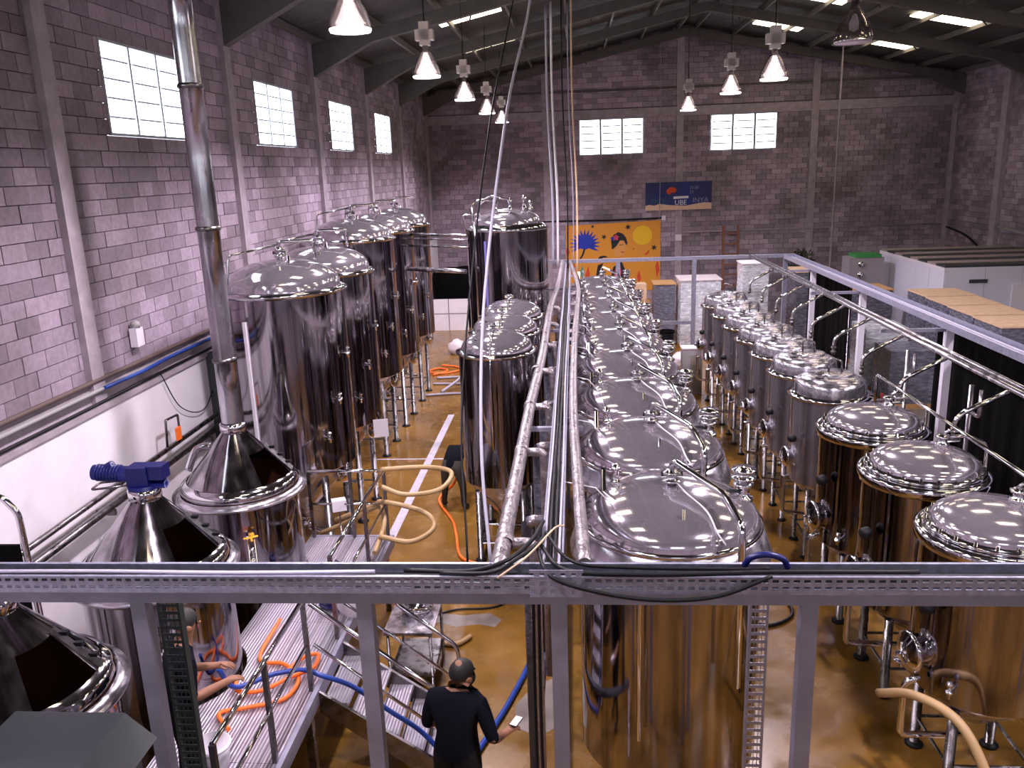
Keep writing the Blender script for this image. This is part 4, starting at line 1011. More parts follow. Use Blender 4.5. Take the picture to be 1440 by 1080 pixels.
def pallet(label, x, y, w, d, h, mat, top, group, rz=0, wood=True):
    t_ = thing('wrapped_pallet', label, 'pallet', (x, y, 0), rz, group)
    for k in range(3): MB().box((-w/2, -d/2+k*(d-.1)/2, 0), (w/2, -d/2+k*(d-.1)/2+.1, .10)).build('pallet_runner', CARD, t_)
    MB().box((-w/2, -d/2, .10), (w/2, d/2, .13)).build('pallet_board', CARD, t_)
    lay = max(2, int((h-.15)/.32)); lh = (h-.15)/lay
    for k in range(lay):
        s_ = .985 if k % 2 else 1.0
        MB().box((-w/2*s_, -d/2*s_, .13+k*lh+.004), (w/2*s_, d/2*s_, .13+(k+1)*lh)).build('wrapped_layer', mat, t_)
    if top: MB().box((-w/2-.03, -d/2-.03, h-.02), (w/2+.03, d/2+.03, h+.015)).build('top_sheet', top, t_)
DWRAP = pmat('dark_stretch_wrap', (.13, .13, .17), .25, .1, bump=(8, .8, (1, 1, 2)), var=(6, .4, (1, 1, 3)))
G_P = 'pallets with brown top sheets before the cold room'
for k, (y, l) in enumerate(((23.4, 'bottle pallet with a brown top sheet beside the cold room front'), (21.95, 'bottle pallet with a brown top sheet, second from the cold room'),
                            (20.5, 'bottle pallet with a brown top sheet, third from the cold room'), (19.05, 'bottle pallet with a brown top sheet, furthest from the cold room'))):
    pallet(l, 9.95-.05*k, y, 1.25, 1.3, 2.5, DWRAP, CARDL, G_P)
pallet('low grey wrapped pallet in the gap of the black sheeting', 8.3, 21.3, 1.1, 1.2, 1.5, DWRAP, None, 'low pallets in the gap')
pallet('low clear wrapped pallet behind the gap of the black sheeting', 8.25, 23.0, 1.1, 1.2, 1.75, WRAP, None, 'low pallets in the gap')
pallet('grey wrapped pallet with a brown lid beside the white cold room wall', 8.9, 26.4, 1.3, 1.3, 2.25, DWRAP, CARD, 'pallets by the cold room side')
pallet('pallet with a pale lid behind the wide cable tray corner', 7.5, 27.2, 1.2, 1.3, 2.75, DWRAP, CARDL, 'pallets by the cold room side')
pallet('tall narrow white wrapped pallet behind the corner of the gantry', 5.55, 26.6, .8, .9, 3.1, WRAP, WHITEP, 'white wrapped pallets')
pallet('white wrapped pallet of cans with a pale plank lid near the back wall', 4.2, 28.9, 1.35, 1.3, 2.35, WRAP, pmat('pale_board', (.66, .60, .62), .7), 'white wrapped pallets')
pallet('grey wrapped pallet standing beside the cardboard boxes', 3.07, 29.4, .7, 1.0, 2.15, DWRAP, CARD, 'white wrapped pallets')
cr_ = thing('cold_room', 'white panel cold room with dark roof slabs in the corner of the hall', 'cold room', (12.65, 27.3, 0))
PANEL = pmat('cold_room_panel', (.66, .65, .76), .45)
for k in range(5): MB().box((-2.1, -2.6+k*1.04+.006, 0), (-2.0, -2.6+(k+1)*1.04-.006, 3.0)).build('side_panel', PANEL, cr_)
for k in range(4): MB().box((-2.0+k*1.03+.006, -2.6, 0), (-2.0+(k+1)*1.03-.006, -2.5, 3.0)).build('front_panel', PANEL, cr_)
MB().box((-2.0, 2.5, 0), (2.12, 2.6, 3.0)).build('rear_panel', PANEL, cr_); MB().box((2.02, -2.5, 0), (2.12, 2.5, 3.0)).build('side_panel', PANEL, cr_)
for k in range(8): MB().box((-2.1, -2.6+k*.65, 3.0), (2.12, -2.6+k*.65+.60, 3.06)).build('roof_slab', pmat('roof_slab', (.30, .24, .24), .7) if k % 2 else DARKG, cr_)
MB().box((-2.12, -2.62, 2.9), (-1.98, 2.6, 3.0)).build('corner_trim', WHITEP, cr_)
dr = MB().box((-.2, -2.66, .05), (1.1, -2.6, 2.5)).build('door', WHITEP, cr_); MB().box((.55, -2.72, 2.05), (.95, -2.66, 2.25)).build('handle', DARKG, dr)
MB().box((-1.4, -2.63, 2.55), (-.9, -2.6, 2.65)).build('vent', DARKG, cr_)
gc = thing('grey_control_cabinet', 'grey cabinet with two round gauges and a green lid by the cold room', 'cabinet', (9.55, 28.6, 0))
MB().box((-.55, -.4, 0), (.55, .4, 2.95)).build('body', pmat('warm_grey', (.26, .23, .25), .5), gc)
MB().box((-.35, -.42, 2.95), (.45, .42, 3.05)).build('lid', pmat('green_plastic', (.03, .22, .05), .5), gc)
for z in (2.75, 2.4): MB().lathe([(0, 0), (.1, 0), (.1, .05), (.05, .09), (0, .09)], 18, (-.2, -.4, z), (0, -1, 0)).build('gauge', CHROME, gc)
pb = thing('leafy_plant', 'dark bushy plant standing against the back wall behind the pallets', 'plant', (8.5, 32.2, 0))
MB().lathe([(0, 0), (.25, 0), (.3, .5), (.27, .5), (0, .45)], 16).build('pot', CARD, pb)
mb = MB(); mb.cyl((0, 0, .4), (0, 0, 2.4), .04, 8); mb.build('stem', CARD, pb)
mb = MB(); rnd = random.Random(3)
for k in range(420):
    a, b, rr = rnd.uniform(0, 2*PI), rnd.uniform(-1.2, 1.4), rnd.uniform(.25, .55); c = Vector((rr*math.cos(a)*math.cos(b), rr*math.sin(a)*math.cos(b), 2.3+rr*1.1*math.sin(b)))
    u = Vector((rnd.uniform(-1, 1), rnd.uniform(-1, 1), rnd.uniform(-1, 1))).normalized(); v_ = u.orthogonal().normalized()
    mb.add([c-u*.09, c+v_*.035, c+u*.09, c-v_*.035], [(0, 1, 2, 3)])
T(mb.build('foliage', pmat('dark_leaf', (.025, .030, .012), .6), pb), kind='stuff')
# boxes and bags before the yellow banner
for k, (x, y, z, wd, h, l) in enumerate(((2.05, 29.9, 0, .62, 1.0, 'tall cardboard box under the stack by the yellow banner'), (2.53, 29.9, 0, .26, .99, 'narrow cardboard box under the stack by the yellow banner'),
        (1.96, 29.9, 1.004, .42, .5, 'cardboard box with a dark window beside the yellow banner'), (2.44, 29.9, 1.004, .42, .48, 'cardboard box with a white tag beside the yellow banner'),
        (2.2, 30.3, 1.51, .62, .55, 'pale cardboard box topmost on the stack by the yellow banner'))):
    c_ = thing('cardboard_box', l, 'box', (x, y if k < 4 else 29.95, z), 0, 'cardboard boxes by the yellow banner')
    MB().box((-wd/2, -.3, 0), (wd/2, .3, h)).build('carton', CARD if k < 4 else CARDL, c_)
    MB().box((-.035, -.302, 0), (.035, .302, h+.003)).build('tape', CARDL, c_)
    if k == 2: MB().box((-.16, -.306, .1), (.16, -.30, .42)).build('window', DARKG, c_)
    if k == 3: MB().box((-.06, -.306, .2), (.06, -.30, .28)).build('tag', WHITEP, c_)
for k, (x, y, wd, h, l) in enumerate(((2.05, 26.6, .8, 1.25, 'black crate stack behind the last domed tanks'), (2.85, 26.3, .5, 1.0, 'black bin beside the black crate stack'), (4.75, 24.9, .5, 1.3, 'black bin behind the last flat lid tank'))):
    c_ = thing('black_bin', l, 'bin', (x, y, 0), .1*k, 'black bins at the far end')
    MB().lathe([(0, 0), (wd*.45, 0), (wd*.52, h), (wd*.48, h), (wd*.44, .05), (0, .05)], 4 if k == 0 else 20, smooth=False).build('body', BLACK, c_)
    MB().lathe([(wd*.46, h-.02), (wd*.56, h-.02), (wd*.56, h+.03), (wd*.46, h+.03)], 4 if k == 0 else 20, smooth=False).build('rim', BLACKP, c_)
def bag(x, y, r, h, mat, label, seed, group=None):
    rnd = random.Random(seed); b_ = MB(); n, m_ = 14, 8; V = []; F = []
    for j in range(m_+1):
        for i in range(n):
            a = 2*PI*i/n; t_ = j/m_; rr = r*(math.sin(PI*(.18+.78*t_))**.6)*(1+rnd.uniform(-.13, .13)); V.append((x+rr*math.cos(a), y+rr*math.sin(a), max(.0, h*t_*(1+rnd.uniform(-.05, .05)))))
    for j in range(m_):
        for i in range(n): F.append((j*n+i, j*n+(i+1) % n, (j+1)*n+(i+1) % n, (j+1)*n+i))
    F += [list(range(n))[::-1], [m_*n+i for i in range(n)]]
    b_.add(V, F, True); return T(b_.build('plastic_bag', mat), label, 'bag', group)
PBAG = pmat('white_bag', (.68, .62, .66), .35, bump=(9, .6))
bag(1.75, 25.45, .36, .55, PBAG, 'white plastic bag nearest the black crate stack', 1, 'white bags at the far end'); bag(2.5, 25.1, .36, .62, PBAG, 'larger white plastic bag beside the gantry post', 2, 'white bags at the far end')
bag(3.2, 25.5, .30, .5, PBAG, 'white plastic bag behind the gantry post', 4, 'white bags at the far end'); bag(-4.15, 28.2, .32, .5, PBAG, 'crumpled white bag on the floor beyond the tall fermenters', 5)
bag(2.2, 27.6, .5, 1.5, WRAP, 'tall loose bundle of clear plastic film before the cardboard boxes', 6)
gb = thing('grey_pump_cabinet', 'grey metal cabinet with a dark frame between the tank rows', 'cabinet', (3.15, 22.65, 0))
MB().box((-.27, -.2, 0), (.27, .2, 1.26)).build('body', GREYC, gb); MB().box((-.05, -.215, .05), (.25, -.2, 1.1)).build('door', pmat('cabinet_door', (.22, .20, .17), .5), gb)
MB().box((-.29, -.22, 1.26), (.29, .22, 1.29)).build('top', WHITEP, gb); MB().cyl((.18, -.24, .55), (.18, -.24, .7), .012, 6).build('handle', BLACK, gb)
wd_ = thing('wooden_ladder', 'reddish wooden ladder frame leaning on the back wall', 'ladder', (6.4, 34.9, 0))
RUST = pmat('red_wood', (.24, .10, .06), .7)
for s_ in (-1, 1): MB().boxm((s_*.3, .2, 1.8), (.09, .07, 3.62), Matrix.Rotation(-.10, 3, 'X')).build('side_rail', RUST, wd_)
for k in range(8): MB().boxm((0, .2-.10*(1.8-(.35+.42*k))*1.0, .35+.42*k), (.6, .05, .06)).build('rung', RUST, wd_)

# far corner by the high fermenters
pw = thing('white_partition', 'low white board wall across the far corner', 'partition', (-5.05, 32.6, 0))
for k in range(2): MB().box((-.78+k*.79, -.05, 0), (-.02+k*.79, .05, 1.25)).build('board', WHITEW, pw)
MB().box((-.78, -.06, .66), (.76, -.05, .70)).build('dark_line', GREYC, pw)
bt = thing('black_tarp', 'black tarpaulin covering goods behind the white board wall', 'tarp', (-4.7, 33.8, 0))
mb = MB(); rnd = random.Random(9); V = []; F = []; n = 16
for j, z in enumerate((0, .8, 1.6, 2.2, 2.35)):
    for i in range(n):
        a = 2*PI*i/n; k = 1 if j < 4 else .5; V.append((1.1*k*math.copysign(abs(math.cos(a))**.5, math.cos(a))*(1+rnd.uniform(-.05, .05)), .6*k*math.copysign(abs(math.sin(a))**.5, math.sin(a))*(1+rnd.uniform(-.05, .05)), z+(rnd.uniform(-.06, .06) if z else 0)))
for j in range(4):
    for i in range(n): F.append((j*n+i, j*n+(i+1) % n, (j+1)*n+(i+1) % n, (j+1)*n+i))
F += [list(range(n))[::-1], [4*n+i for i in range(n)]]
mb.add(V, F, True); mb.build('cover', BLACKP, bt)
cr2 = thing('pump_crate', 'grey green crate with a steel valve manifold beyond the slim fermenters', 'pump', (-3.05, 26.6, 0))
GG = pmat('grey_green', (.10, .11, .10), .5)
MB().lathe([(0, 0), (.42, 0), (.50, .75), (.46, .75), (.40, .05), (0, .05)], 4, a0=PI/4, a1=PI/4+2*PI, smooth=False).build('crate', GG, cr2)
mb = MB(); mb.box((-.2, -.2, .06), (.2, .2, 1.1)); mb.build('pump_body', DARKG, cr2)
for x in (-.18, 0, .16): mb = MB(); clamp(mb, (x, -.1, 1.05), .04, .75 if x else 1.0); mb.build('valve', CHROME, cr2)
MB().box((-.35, -.2, 1.25), (.3, -.05, 1.32)).build('manifold', DULLST, cr2)

# ================================================================== FLOOR DETAILS, HOSES, BUCKETS
for k in range(11): MB().box((-3.38, 12.4+k*.76, -.01), (-3.22, 12.4+k*.76+.75, .004)).build('drain_cover', DRAIN, fl)
MB().box((-4.5, 17.30, -.01), (-2.0, 17.36, .003)).build('floor_joint', DRAIN, fl)
patch = [(-2.1, 10.5), (-1.75, 10.35), (-1.45, 10.42), (-1.2, 10.35), (-1.12, 10.55), (-1.3, 10.72), (-1.7, 10.66), (-2.05, 10.72)]
MB().prism(patch, -.01, .002).build('worn_patch', pmat('worn_floor', (.17, .14, .12), .4, var=(3, .3)), fl)
MB().prism([(-.75, 8.2), (-.5, 8.05), (-.2, 8.3), (-.15, 8.9), (-.3, 9.2), (-.6, 9.0), (-.8, 8.6)], -.01, .002).build('worn_patch', MATS['worn_floor'], fl)
def hose(pts, r, mat, label, group=None): return cable(pts, r, mat, label, group, name='hose', cat='hose')
hose([(-1.2, 11.7, .03), (-1.5, 12.1, .03), (-1.95, 12.45, .03), (-2.15, 13.3, .03), (-2.3, 13.9, .03), (-2.65, 14.7, .03), (-2.7, 15.1, .03), (-2.45, 15.15, .25), (-2.3, 15.0, .6)], .026, ORANGE, 'orange hose snaking over the floor to the bent worker')
hose([(-4.5, 25.0, .03), (-4.1, 25.5, .05), (-4.45, 25.9, .03), (-4.7, 25.4, .05), (-4.2, 25.2, .03), (-3.7, 25.6, .04), (-3.9, 26.1, .03), (-4.4, 26.3, .04)], .03, ORANGE, 'tangled orange hose on the floor beyond the tall fermenters')
for k, (y, d) in enumerate(((24.6, .1), (23.9, -.05), (22.6, .15))):
    hose([(-4.3, y, .035), (-3.4, y+d, .035), (-2.6, y-.05, .035), (-1.6, y+d, .035)], .035, LILACH, ['grey hose lying across the aisle beside the orange tangle', 'grey hose in the middle of the three across the aisle', 'grey hose across the aisle closest to the drain'][k], 'grey hoses across the aisle')
hose([(-3.9, 22.9, .04), (-3.4, 23.6, .3), (-2.7, 24.6, .9), (-2.55, 25.2, 1.2), (-2.7, 26.2, 1.3)], .04, LILACH, 'thick grey hose rising from the floor to the pump crate')
G_BG = 'beige hoses looped on the deck handrail'
hose([(-2.78, 10.9, 2.15), (-2.2, 11.25, 2.05), (-1.85, 11.3, 1.95), (-1.95, 10.9, 1.85), (-2.4, 10.7, 1.85), (-2.76, 10.75, 1.95)], .035, BEIGE, 'beige hose loop sticking out from the top of the deck handrail', G_BG)
hose([(-3.6, 11.2, 1.25), (-3.0, 11.15, 1.5), (-2.78, 10.9, 1.66), (-2.2, 10.8, 1.55), (-2.0, 10.5, 1.45), (-2.25, 10.15, 1.4), (-2.7, 10.2, 1.45)], .035, BEIGE, 'beige hose loop lower on the deck handrail', G_BG)
hose([(-3.95, 11.5, .9), (-3.5, 11.3, 1.15), (-3.2, 11.15, 1.35), (-2.9, 11.1, 1.5), (-2.72, 10.6, 1.45), (-2.70, 9.9, 1.35)], .035, BEIGE, 'beige hose draped behind the deck handrail', G_BG)
hose([(-2.4, 9.9, .04), (-2.1, 9.95, .04), (-1.7, 9.85, .04), (-1.5, 10.05, .04)], .035, BEIGE, 'beige hose end on the floor beside the deck')
cable([(-2.6, 10.15, .02), (-1.9, 10.75, .02), (-1.2, 10.9, .02), (-.7, 11.6, .02), (-.6, 12.3, .02)], .014, BLACK, 'thin black cable on the ochre floor before the slim fermenters')
G_OD = 'orange hose coils on the deck'
hose([(-3.55, 8.6, 1.13), (-3.5, 7.8, 1.13), (-3.2, 7.7, 1.13), (-2.95, 7.45, 1.13), (-2.98, 7.1, 1.13), (-3.3, 6.95, 1.13), (-3.55, 6.85, 1.13), (-3.35, 6.6, 1.14)], .022, ORANGE, 'orange hose curving over the ribbed deck', G_OD)
hose([(-3.1, 7.55, 1.15), (-3.0, 7.8, 1.15), (-2.86, 7.85, 1.15), (-2.84, 7.6, 1.15), (-3.0, 7.42, 1.17), (-3.25, 7.2, 1.15), (-3.5, 7.2, 1.14), (-3.6, 7.4, 1.14)], .022, ORANGE, 'small orange hose coil at the top of the stairs', G_OD)
hose([(-3.6, 7.05, 1.5), (-3.5, 7.15, 1.22), (-3.2, 7.42, 1.19), (-2.9, 7.5, 1.19), (-2.7, 7.45, 1.16), (-2.4, 7.5, 1.0), (-2.0, 7.45, .74), (-1.7, 7.46, .5), (-1.35, 7.5, .06), (-1.1, 7.6, .04)], .026, BLUEH, 'blue hose running from the deck down the stairs')
hose([(-1.2, 7.6, .035), (-1.0, 8.2, .035), (-.85, 8.7, .035), (-.68, 9.4, .035), (-.55, 10.3, .035)], .034, BLUEH, 'blue hose on the floor behind the man in black')
hose([(-3.15, 8.95, 1.14), (-3.0, 8.85, 1.16), (-2.9, 8.9, 1.18), (-2.95, 9.05, 1.2), (-3.1, 9.0, 1.22), (-3.05, 8.85, 1.22), (-2.92, 8.92, 1.24)], .045, BLUEP, 'short thick blue hose coiled at the deck handrail')
hose([(2.95, 7.5, 1.0), (3.15, 7.15, 1.22), (3.4, 6.75, 1.2), (3.55, 6.4, .8), (3.6, 6.1, .3), (3.55, 5.8, .05)], .045, BEIGE, 'thick beige hose sloping down beside the dark domed tank')
hose([(2.2, 10.9, .03), (2.5, 11.3, .03), (2.9, 11.2, .03), (2.95, 10.7, .03), (2.6, 10.4, .03), (2.25, 10.5, .03)], .025, BLACK, 'black hose ring lying on the floor between the tank rows')
hose([(1.9, 12.4, .03), (2.4, 12.7, .03), (2.9, 12.5, .03), (2.8, 12.1, .03), (2.3, 12.05, .03)], .02, BLACK, 'second black hose ring on the floor between the tank rows')
def bucket(x, y, z, r, h, label):
    t_ = thing('plastic_bucket', label, 'bucket', (x, y, z))
    MB().lathe([(0, 0), (r*.82, 0), (r, h), (r*.95, h), (r*.78, .01), (0, .01)], 24).build('pail', WHITEP, t_)
    MB().lathe([(r*.97, h*.84), (r*1.06, h*.86), (r*1.06, h*.95), (r*.98, h*.96)], 24).build('collar', WHITEP, t_)
bucket(-.86, 11.75, 0, .17, .36, 'white plastic bucket on the floor beneath the foil pipe')
bucket(-3.3, 6.15, DZ, .16, .25, 'white plastic bucket on the ribbed deck')
wl_ = thing('round_white_lid', 'round white lid leaning in the deck handrail', 'lid', (-2.68, 8.75, DZ))
MB().lathe([(0, 0), (.26, 0), (.27, .02), (.26, .05), (0, .06)], 28, (0, 0, .28), (-.35, -.9, .3)).build('disc', WHITEP, wl_)
gd = thing('label_sheet', 'white paper sheet clipped on the second fermenter valve', 'paper', (-3.50, 13.95, 1.80))
MB().boxm((0, 0, 0), (.26, .008, .33), Matrix.Rotation(.25, 3, 'Z')).build('sheet', WHITEP, gd); MB().cyl((0, 0, .21), (-.06, .1, .26), .006, 6).build('clip', DULLST, gd)
sw = thing('switch_box', 'small white switch box on a stalk beside the chimney kettle', 'switch', (-3.45, 10.95, DZ))
MB().cyl((0, 0, 0), (0, 0, .42), .012, 8).build('stalk', DULLST, sw); MB().boxm((0, 0, .5), (.2, .14, .16), Matrix.Rotation(.4, 3, 'Z')).build('box', WHITEP, sw)
# hooded cabinet on the deck by the front kettle
hc = thing('hooded_cabinet', 'dark grey hooded control cabinet beside the front brew kettle', 'cabinet', (-3.28, 4.36, DZ))
MB().box((-.35, -.22, 0), (.32, .22, 1.45)).build('body', DARKG, hc)
MB().prism([(-.55, 1.47), (.42, 1.47), (.22, 1.66), (-.55, 1.66)], -.28, .30, Matrix(((1,0,0,0),(0,0,-1,0),(0,1,0,0),(0,0,0,1)))).build('hood', pmat('smoked_panel', (.03, .035, .038), .25, .2), hc)
MB().box((-.25, -.24, .7), (.2, -.22, 1.1)).build('panel_door', GREYC, hc)
er = thing('entry_handrail', 'bent steel handrail with a dark panel at the end of the white wall', 'railing', (-5.2, 6.6, 0))
MB().tube(bend([(-.5, 0, 3.52), (.05, 0, 3.52), (.16, .02, 3.35), (.22, .02, 0)], .06), .03, 10).build('rail', CHROME, er)
MB().tube([(-.5, 0, 3.52), (-.5, 0, 0)], .03, 10).build('post', CHROME, er); MB().box((-.46, -.02, 2.2), (.12, .02, 3.05)).build('dark_panel', BLACKP, er)

# ================================================================== PEOPLE
def person(label, loc, yaw, J, cols, scale=1.0, hair_bald=False, beard=False):
    """J: joint -> (right, forward, up, radius); one continuous skinned body with material regions"""
    names = list(J); idx = {n_: i for i, n_ in enumerate(names)}
    E = [('pelvis', 'belly'), ('belly', 'chest'), ('chest', 'neck'), ('neck', 'skull'), ('skull', 'crown')]
    for s_ in 'LR':
        E += [('chest', 'sh'+s_), ('sh'+s_, 'el'+s_), ('el'+s_, 'wr'+s_), ('wr'+s_, 'pa'+s_), ('pelvis', 'hip'+s_), ('hip'+s_, 'kn'+s_), ('kn'+s_, 'an'+s_), ('an'+s_, 'to'+s_)]
        P = Vector(J['pa'+s_][:3]); d = (P-Vector(J['wr'+s_][:3])).normalized(); side = d.cross(Vector((0, 0, 1)))
        side = side.normalized() if side.length > .1 else Vector((1, 0, 0)); nrm = side.cross(d)
        for k, (off, ln) in enumerate(((-.030, .062), (-.010, .075), (.010, .070), (.030, .055))):
            a = P+side*off+d*.015; b = a+d*ln*.55-nrm*.012; c = b+d*ln*.35-nrm*.03
            for q, pt in enumerate((a, b, c)):
                n_ = 'f%s%d%d' % (s_, k, q); idx[n_] = len(names); names.append(n_); J[n_] = (*pt, .0095)
            E += [('pa'+s_, 'f%s%d0' % (s_, k)), ('f%s%d0' % (s_, k), 'f%s%d1' % (s_, k)), ('f%s%d1' % (s_, k), 'f%s%d2' % (s_, k))]
        sgn = 1 if s_ == 'L' else -1
        w0 = Vector(J['wr'+s_][:3]).lerp(P, .6)
        for q, pt in enumerate((w0+side*.035*sgn, w0+side*.055*sgn+d*.045-nrm*.015)):
            n_ = 't%s%d' % (s_, q); idx[n_] = len(names); names.append(n_); J[n_] = (*pt, .0105)
        E += [('pa'+s_, 't%s0' % s_), ('t%s0' % s_, 't%s1' % s_)]
    me = bpy.data.meshes.new('body_graph'); me.from_pydata([J[n_][:3] for n_ in names], [(idx[a], idx[b]) for a, b in E], [])
    tmp = bpy.data.objects.new('body_graph', me); COL.objects.link(tmp)
    md = tmp.modifiers.new('skin', 'SKIN'); md.use_smooth_shade = True; sub = tmp.modifiers.new('sub', 'SUBSURF'); sub.levels = 2
    if not me.skin_vertices: me.skin_vertices.new()
    for i, n_ in enumerate(names):
        sv = me.skin_vertices[0].data[i]; r = J[n_][3]; sv.radius = (r, r); sv.use_root = (n_ == 'pelvis')
    dg = bpy.context.evaluated_depsgraph_get(); bm_ = bpy.data.meshes.new_from_object(tmp.evaluated_get(dg)); bpy.data.objects.remove(tmp)
    bm_.materials.clear()
    keys = ['skin', 'shirt', 'trousers', 'shoes']
    for k in keys: bm_.materials.append(cols[k])
    reg = {}
    for a, b in E:
        n_ = b
        if n_ in ('belly', 'chest') or n_.startswith(('sh', 'el')): r_ = 1
        elif n_.startswith(('hip', 'kn')): r_ = 2
        elif n_.startswith('an'): r_ = 3 if cols.get('boots') else 2
        elif n_.startswith('to'): r_ = 3
        else: r_ = 0
        if n_.startswith('wr') and cols.get('long'): r_ = 1
        reg[(a, b)] = r_
    for p in bm_.polygons:
        c = p.center; best = 9; bi = 0
        for (a, b), r_ in reg.items():
            A, B = Vector(J[a][:3]), Vector(J[b][:3]); ab = B-A; t_ = max(0, min(1, (c-A).dot(ab)/max(ab.length_squared, 1e-9)))
            d = (c-A-ab*t_).length-(J[a][3]*(1-t_)+J[b][3]*t_)
            if b == 'neck' and t_ < .72: r_ = 1
            if d < best: best = d; bi = r_
        p.material_index = bi; p.use_smooth = True
    root = thing('person', label, 'person', loc, yaw)
    root.scale = (scale,)*3
    link(bpy.data.objects.new('body', bm_), root)
    S = Vector(J['skull'][:3]); K = Vector(J['crown'][:3]); up = (K-S).normalized(); fw = Vector(J['face'][:3]) if 'face' in J else Vector((0, 1, 0))
    return root, S, K, up
def head_parts(root, S, K, up, fw, bald=False, beard=False):
    """hair cap, ears, nose and beard set on the skull"""
    fw = (fw-up*fw.dot(up)).normalized(); rt = fw.cross(up); c = S.lerp(K, .45); M3 = lambda a, b, e: c+rt*a+fw*b+up*e
    V = []; F = []; n, m_ = 24, 9
    for j in range(m_+1):
        th = 1.75*j/m_
        for i in range(n):
            a = 2*PI*i/n; lim = 1.0
            th2 = th*(1-.42*max(0, math.cos(a-PI/2))**2)
            x, y, z = math.sin(th2)*math.cos(a), math.sin(th2)*math.sin(a), math.cos(th2)
            off = 0
            V.append(M3(x*.098, y*.112-.012+off, z*.118+.012))
    for j in range(m_):
        for i in range(n): F.append((j*n+i, (j+1)*n+i, (j+1)*n+(i+1) % n, j*n+(i+1) % n))
    F.append(list(range(n)))
    MB().add(V, F, True).build('hair', HAIR, root)
    if bald: MB().lathe([(.034, 0), (.022, .006), (.0, .008)], 18, M3(0, -.045, .117), up-fw*.35).build('bald_patch', SKIN, root)
    for s_ in (-1, 1): MB().lathe([(0, 0), (.028, .004), (.03, .014), (.018, .02), (0, .018)], 12, M3(s_*.092, 0, -.01), rt*s_+fw*-.3).build('ear', SKIN, root)
    MB().lathe([(0, 0), (.018, .0), (.012, .02), (0, .026)], 8, M3(0, .098, -.015), fw-up*.3).build('nose', SKIN, root)
    for s_ in (-1, 1): MB().lathe([(0, 0), (.012, 0), (.008, .006), (0, .007)], 10, M3(s_*.034, .094, .018), fw).build('eye', BLACK, root)
    MB().lathe([(0, 0), (.022, 0), (.018, .005), (0, .006)], 10, M3(0, .096, -.058), fw).build('mouth', RED, root)
    if beard:
        V = []; F = []; n = 14
        for j in range(5):
            for i in range(n+1):
                a = -1.75+3.5*i/n; r_ = (.098, .106, .104, .09, .05)[j]
                V.append(M3(r_*math.sin(a)*.95, r_*math.cos(a)*1.08, (-.03, -.06, -.09, -.115, -.135)[j]+.02*abs(math.sin(a))))
        for j in range(4):
            for i in range(n): F.append((j*(n+1)+i, (j+1)*(n+1)+i, (j+1)*(n+1)+i+1, j*(n+1)+i+1))
        MB().add(V, F, True).build('beard', HAIR, root)
def stand(lean=0., **kw):
    J = {'pelvis': (0, 0, .95, .145), 'belly': (0, .02, 1.12, .145), 'chest': (0, .03+lean, 1.34, .155), 'neck': (0, .06+lean, 1.50, .058), 'skull': (0, .09+lean, 1.60, .085), 'crown': (0, .10+lean, 1.69, .078)}
    for s_, k in (('L', -1), ('R', 1)):
        J.update({'sh'+s_: (k*.19, .03+lean, 1.40, .075), 'el'+s_: (k*.26, .02+lean, 1.11, .050), 'wr'+s_: (k*.22, .24+lean, 1.03, .032), 'pa'+s_: (k*.21, .31+lean, 1.03, .034),
                  'hip'+s_: (k*.10, 0, .88, .115), 'kn'+s_: (k*.12, .03, .48, .072), 'an'+s_: (k*.13, -.02, .09, .045), 'to'+s_: (k*.15, .14, .045, .042)})
    J.update(kw); return J
C1 = dict(skin=SKIN, shirt=NAVY, trousers=TROUS, shoes=BOOT)
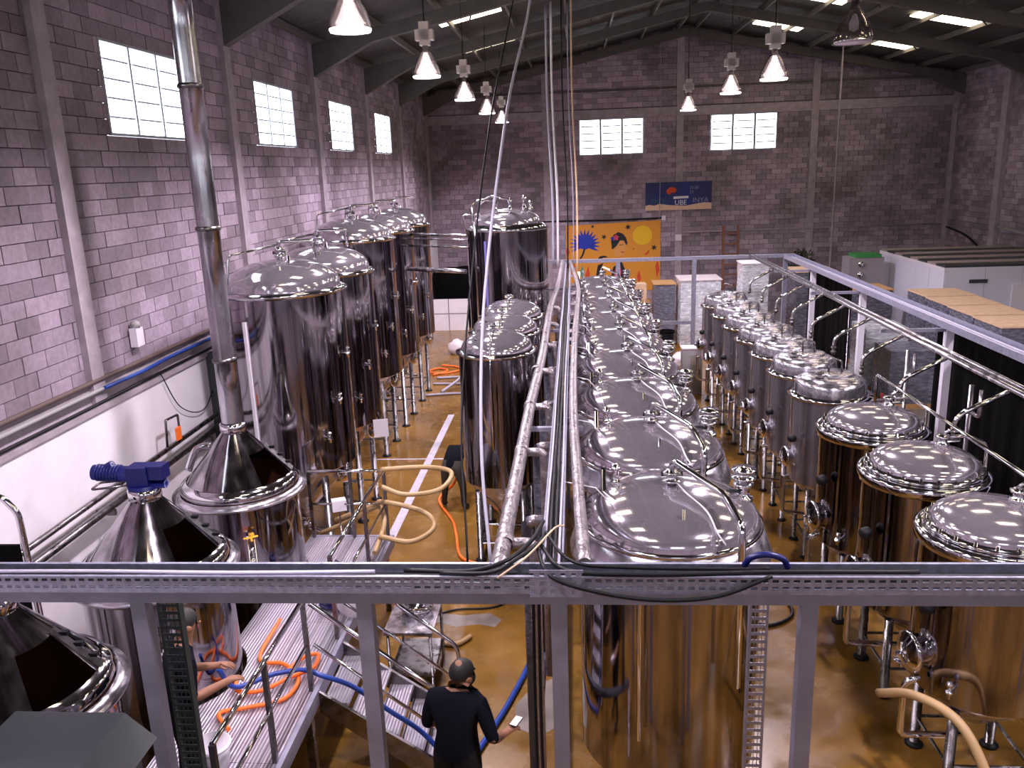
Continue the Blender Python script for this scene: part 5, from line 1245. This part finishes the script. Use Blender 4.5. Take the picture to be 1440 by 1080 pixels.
# man in black at the foot of the stairs, back turned, looking to his right
J = stand(.03, skull=(.04, .11, 1.60, .085), crown=(.05, .10, 1.69, .078), wrR=(.32, .20, 1.04, .032), paR=(.36, .27, 1.05, .034), elR=(.30, .0, 1.12, .05))
r_, S, K, up = person('person in a black t-shirt seen from behind at the foot of the stairs', (-1.16, 6.50, 0), -.25, {k: (v[0]*1.12, v[1], v[2], v[3]*(1.10 if len(k) > 3 or k[:2] in ('sh', 'el') else 1)) for k, v in J.items()}, C1, 1.09)
head_parts(r_, S, K, up, Vector((.55, .85, -.25)), True, True)
ph = thing('phone', 'small phone in the hand of the man in black', 'phone', (-.62, 6.72, 1.19)); MB().boxm((0, 0, 0), (.075, .15, .009), Matrix.Rotation(-.4, 3, 'Z')).build('case', BLACK, ph); MB().boxm((0, 0, .005), (.068, .138, .003), Matrix.Rotation(-.4, 3, 'Z')).build('screen', WHITEP, ph)
# worker on the deck behind the dark upright
J = stand(.05, wrR=(.20, .34, 1.12, .032), paR=(.19, .42, 1.12, .034), wrL=(-.16, .36, 1.08, .032), paL=(-.13, .43, 1.08, .034))
r_, S, K, up = person('person in a navy shirt on the deck beside the front brew kettle', (-3.30, 5.72, DZ), -.9, J, C1, 1.0)
head_parts(r_, S, K, up, Vector((0, 1, -.3)))
# worker bent over behind the first slim fermenter
J = stand(0, pelvis=(0, -.12, .93, .15), belly=(0, .06, 1.02, .14), chest=(0, .28, 1.08, .15), neck=(0, .42, 1.06, .058), skull=(0, .52, 1.02, .085), crown=(0, .60, .99, .078),
          shL=(-.18, .30, 1.08, .075), shR=(.18, .30, 1.08, .075), elL=(-.22, .36, .80, .05), elR=(.22, .36, .80, .05), wrL=(-.16, .44, .58, .032), wrR=(.14, .44, .58, .032), paL=(-.15, .46, .50, .034), paR=(.13, .46, .50, .034),
          hipL=(-.12, -.10, .87, .12), hipR=(.12, -.10, .87, .12), knL=(-.18, -.02, .48, .075), knR=(.18, -.02, .48, .075), anL=(-.21, -.08, .09, .05), anR=(.21, -.08, .09, .05), toL=(-.23, .08, .045, .045), toR=(.23, .08, .045, .045))
r_, S, K, up = person('person in dark work clothes and black boots bent over behind a slim fermenter', (-2.33, 14.58, 0), -.3, J, dict(skin=SKIN, shirt=NAVY, trousers=pmat('khaki_dark', (.045, .038, .03), .85), shoes=BOOT, boots=True, long=True), 1.0)
head_parts(r_, S, K, up, Vector((0, .2, -1)))
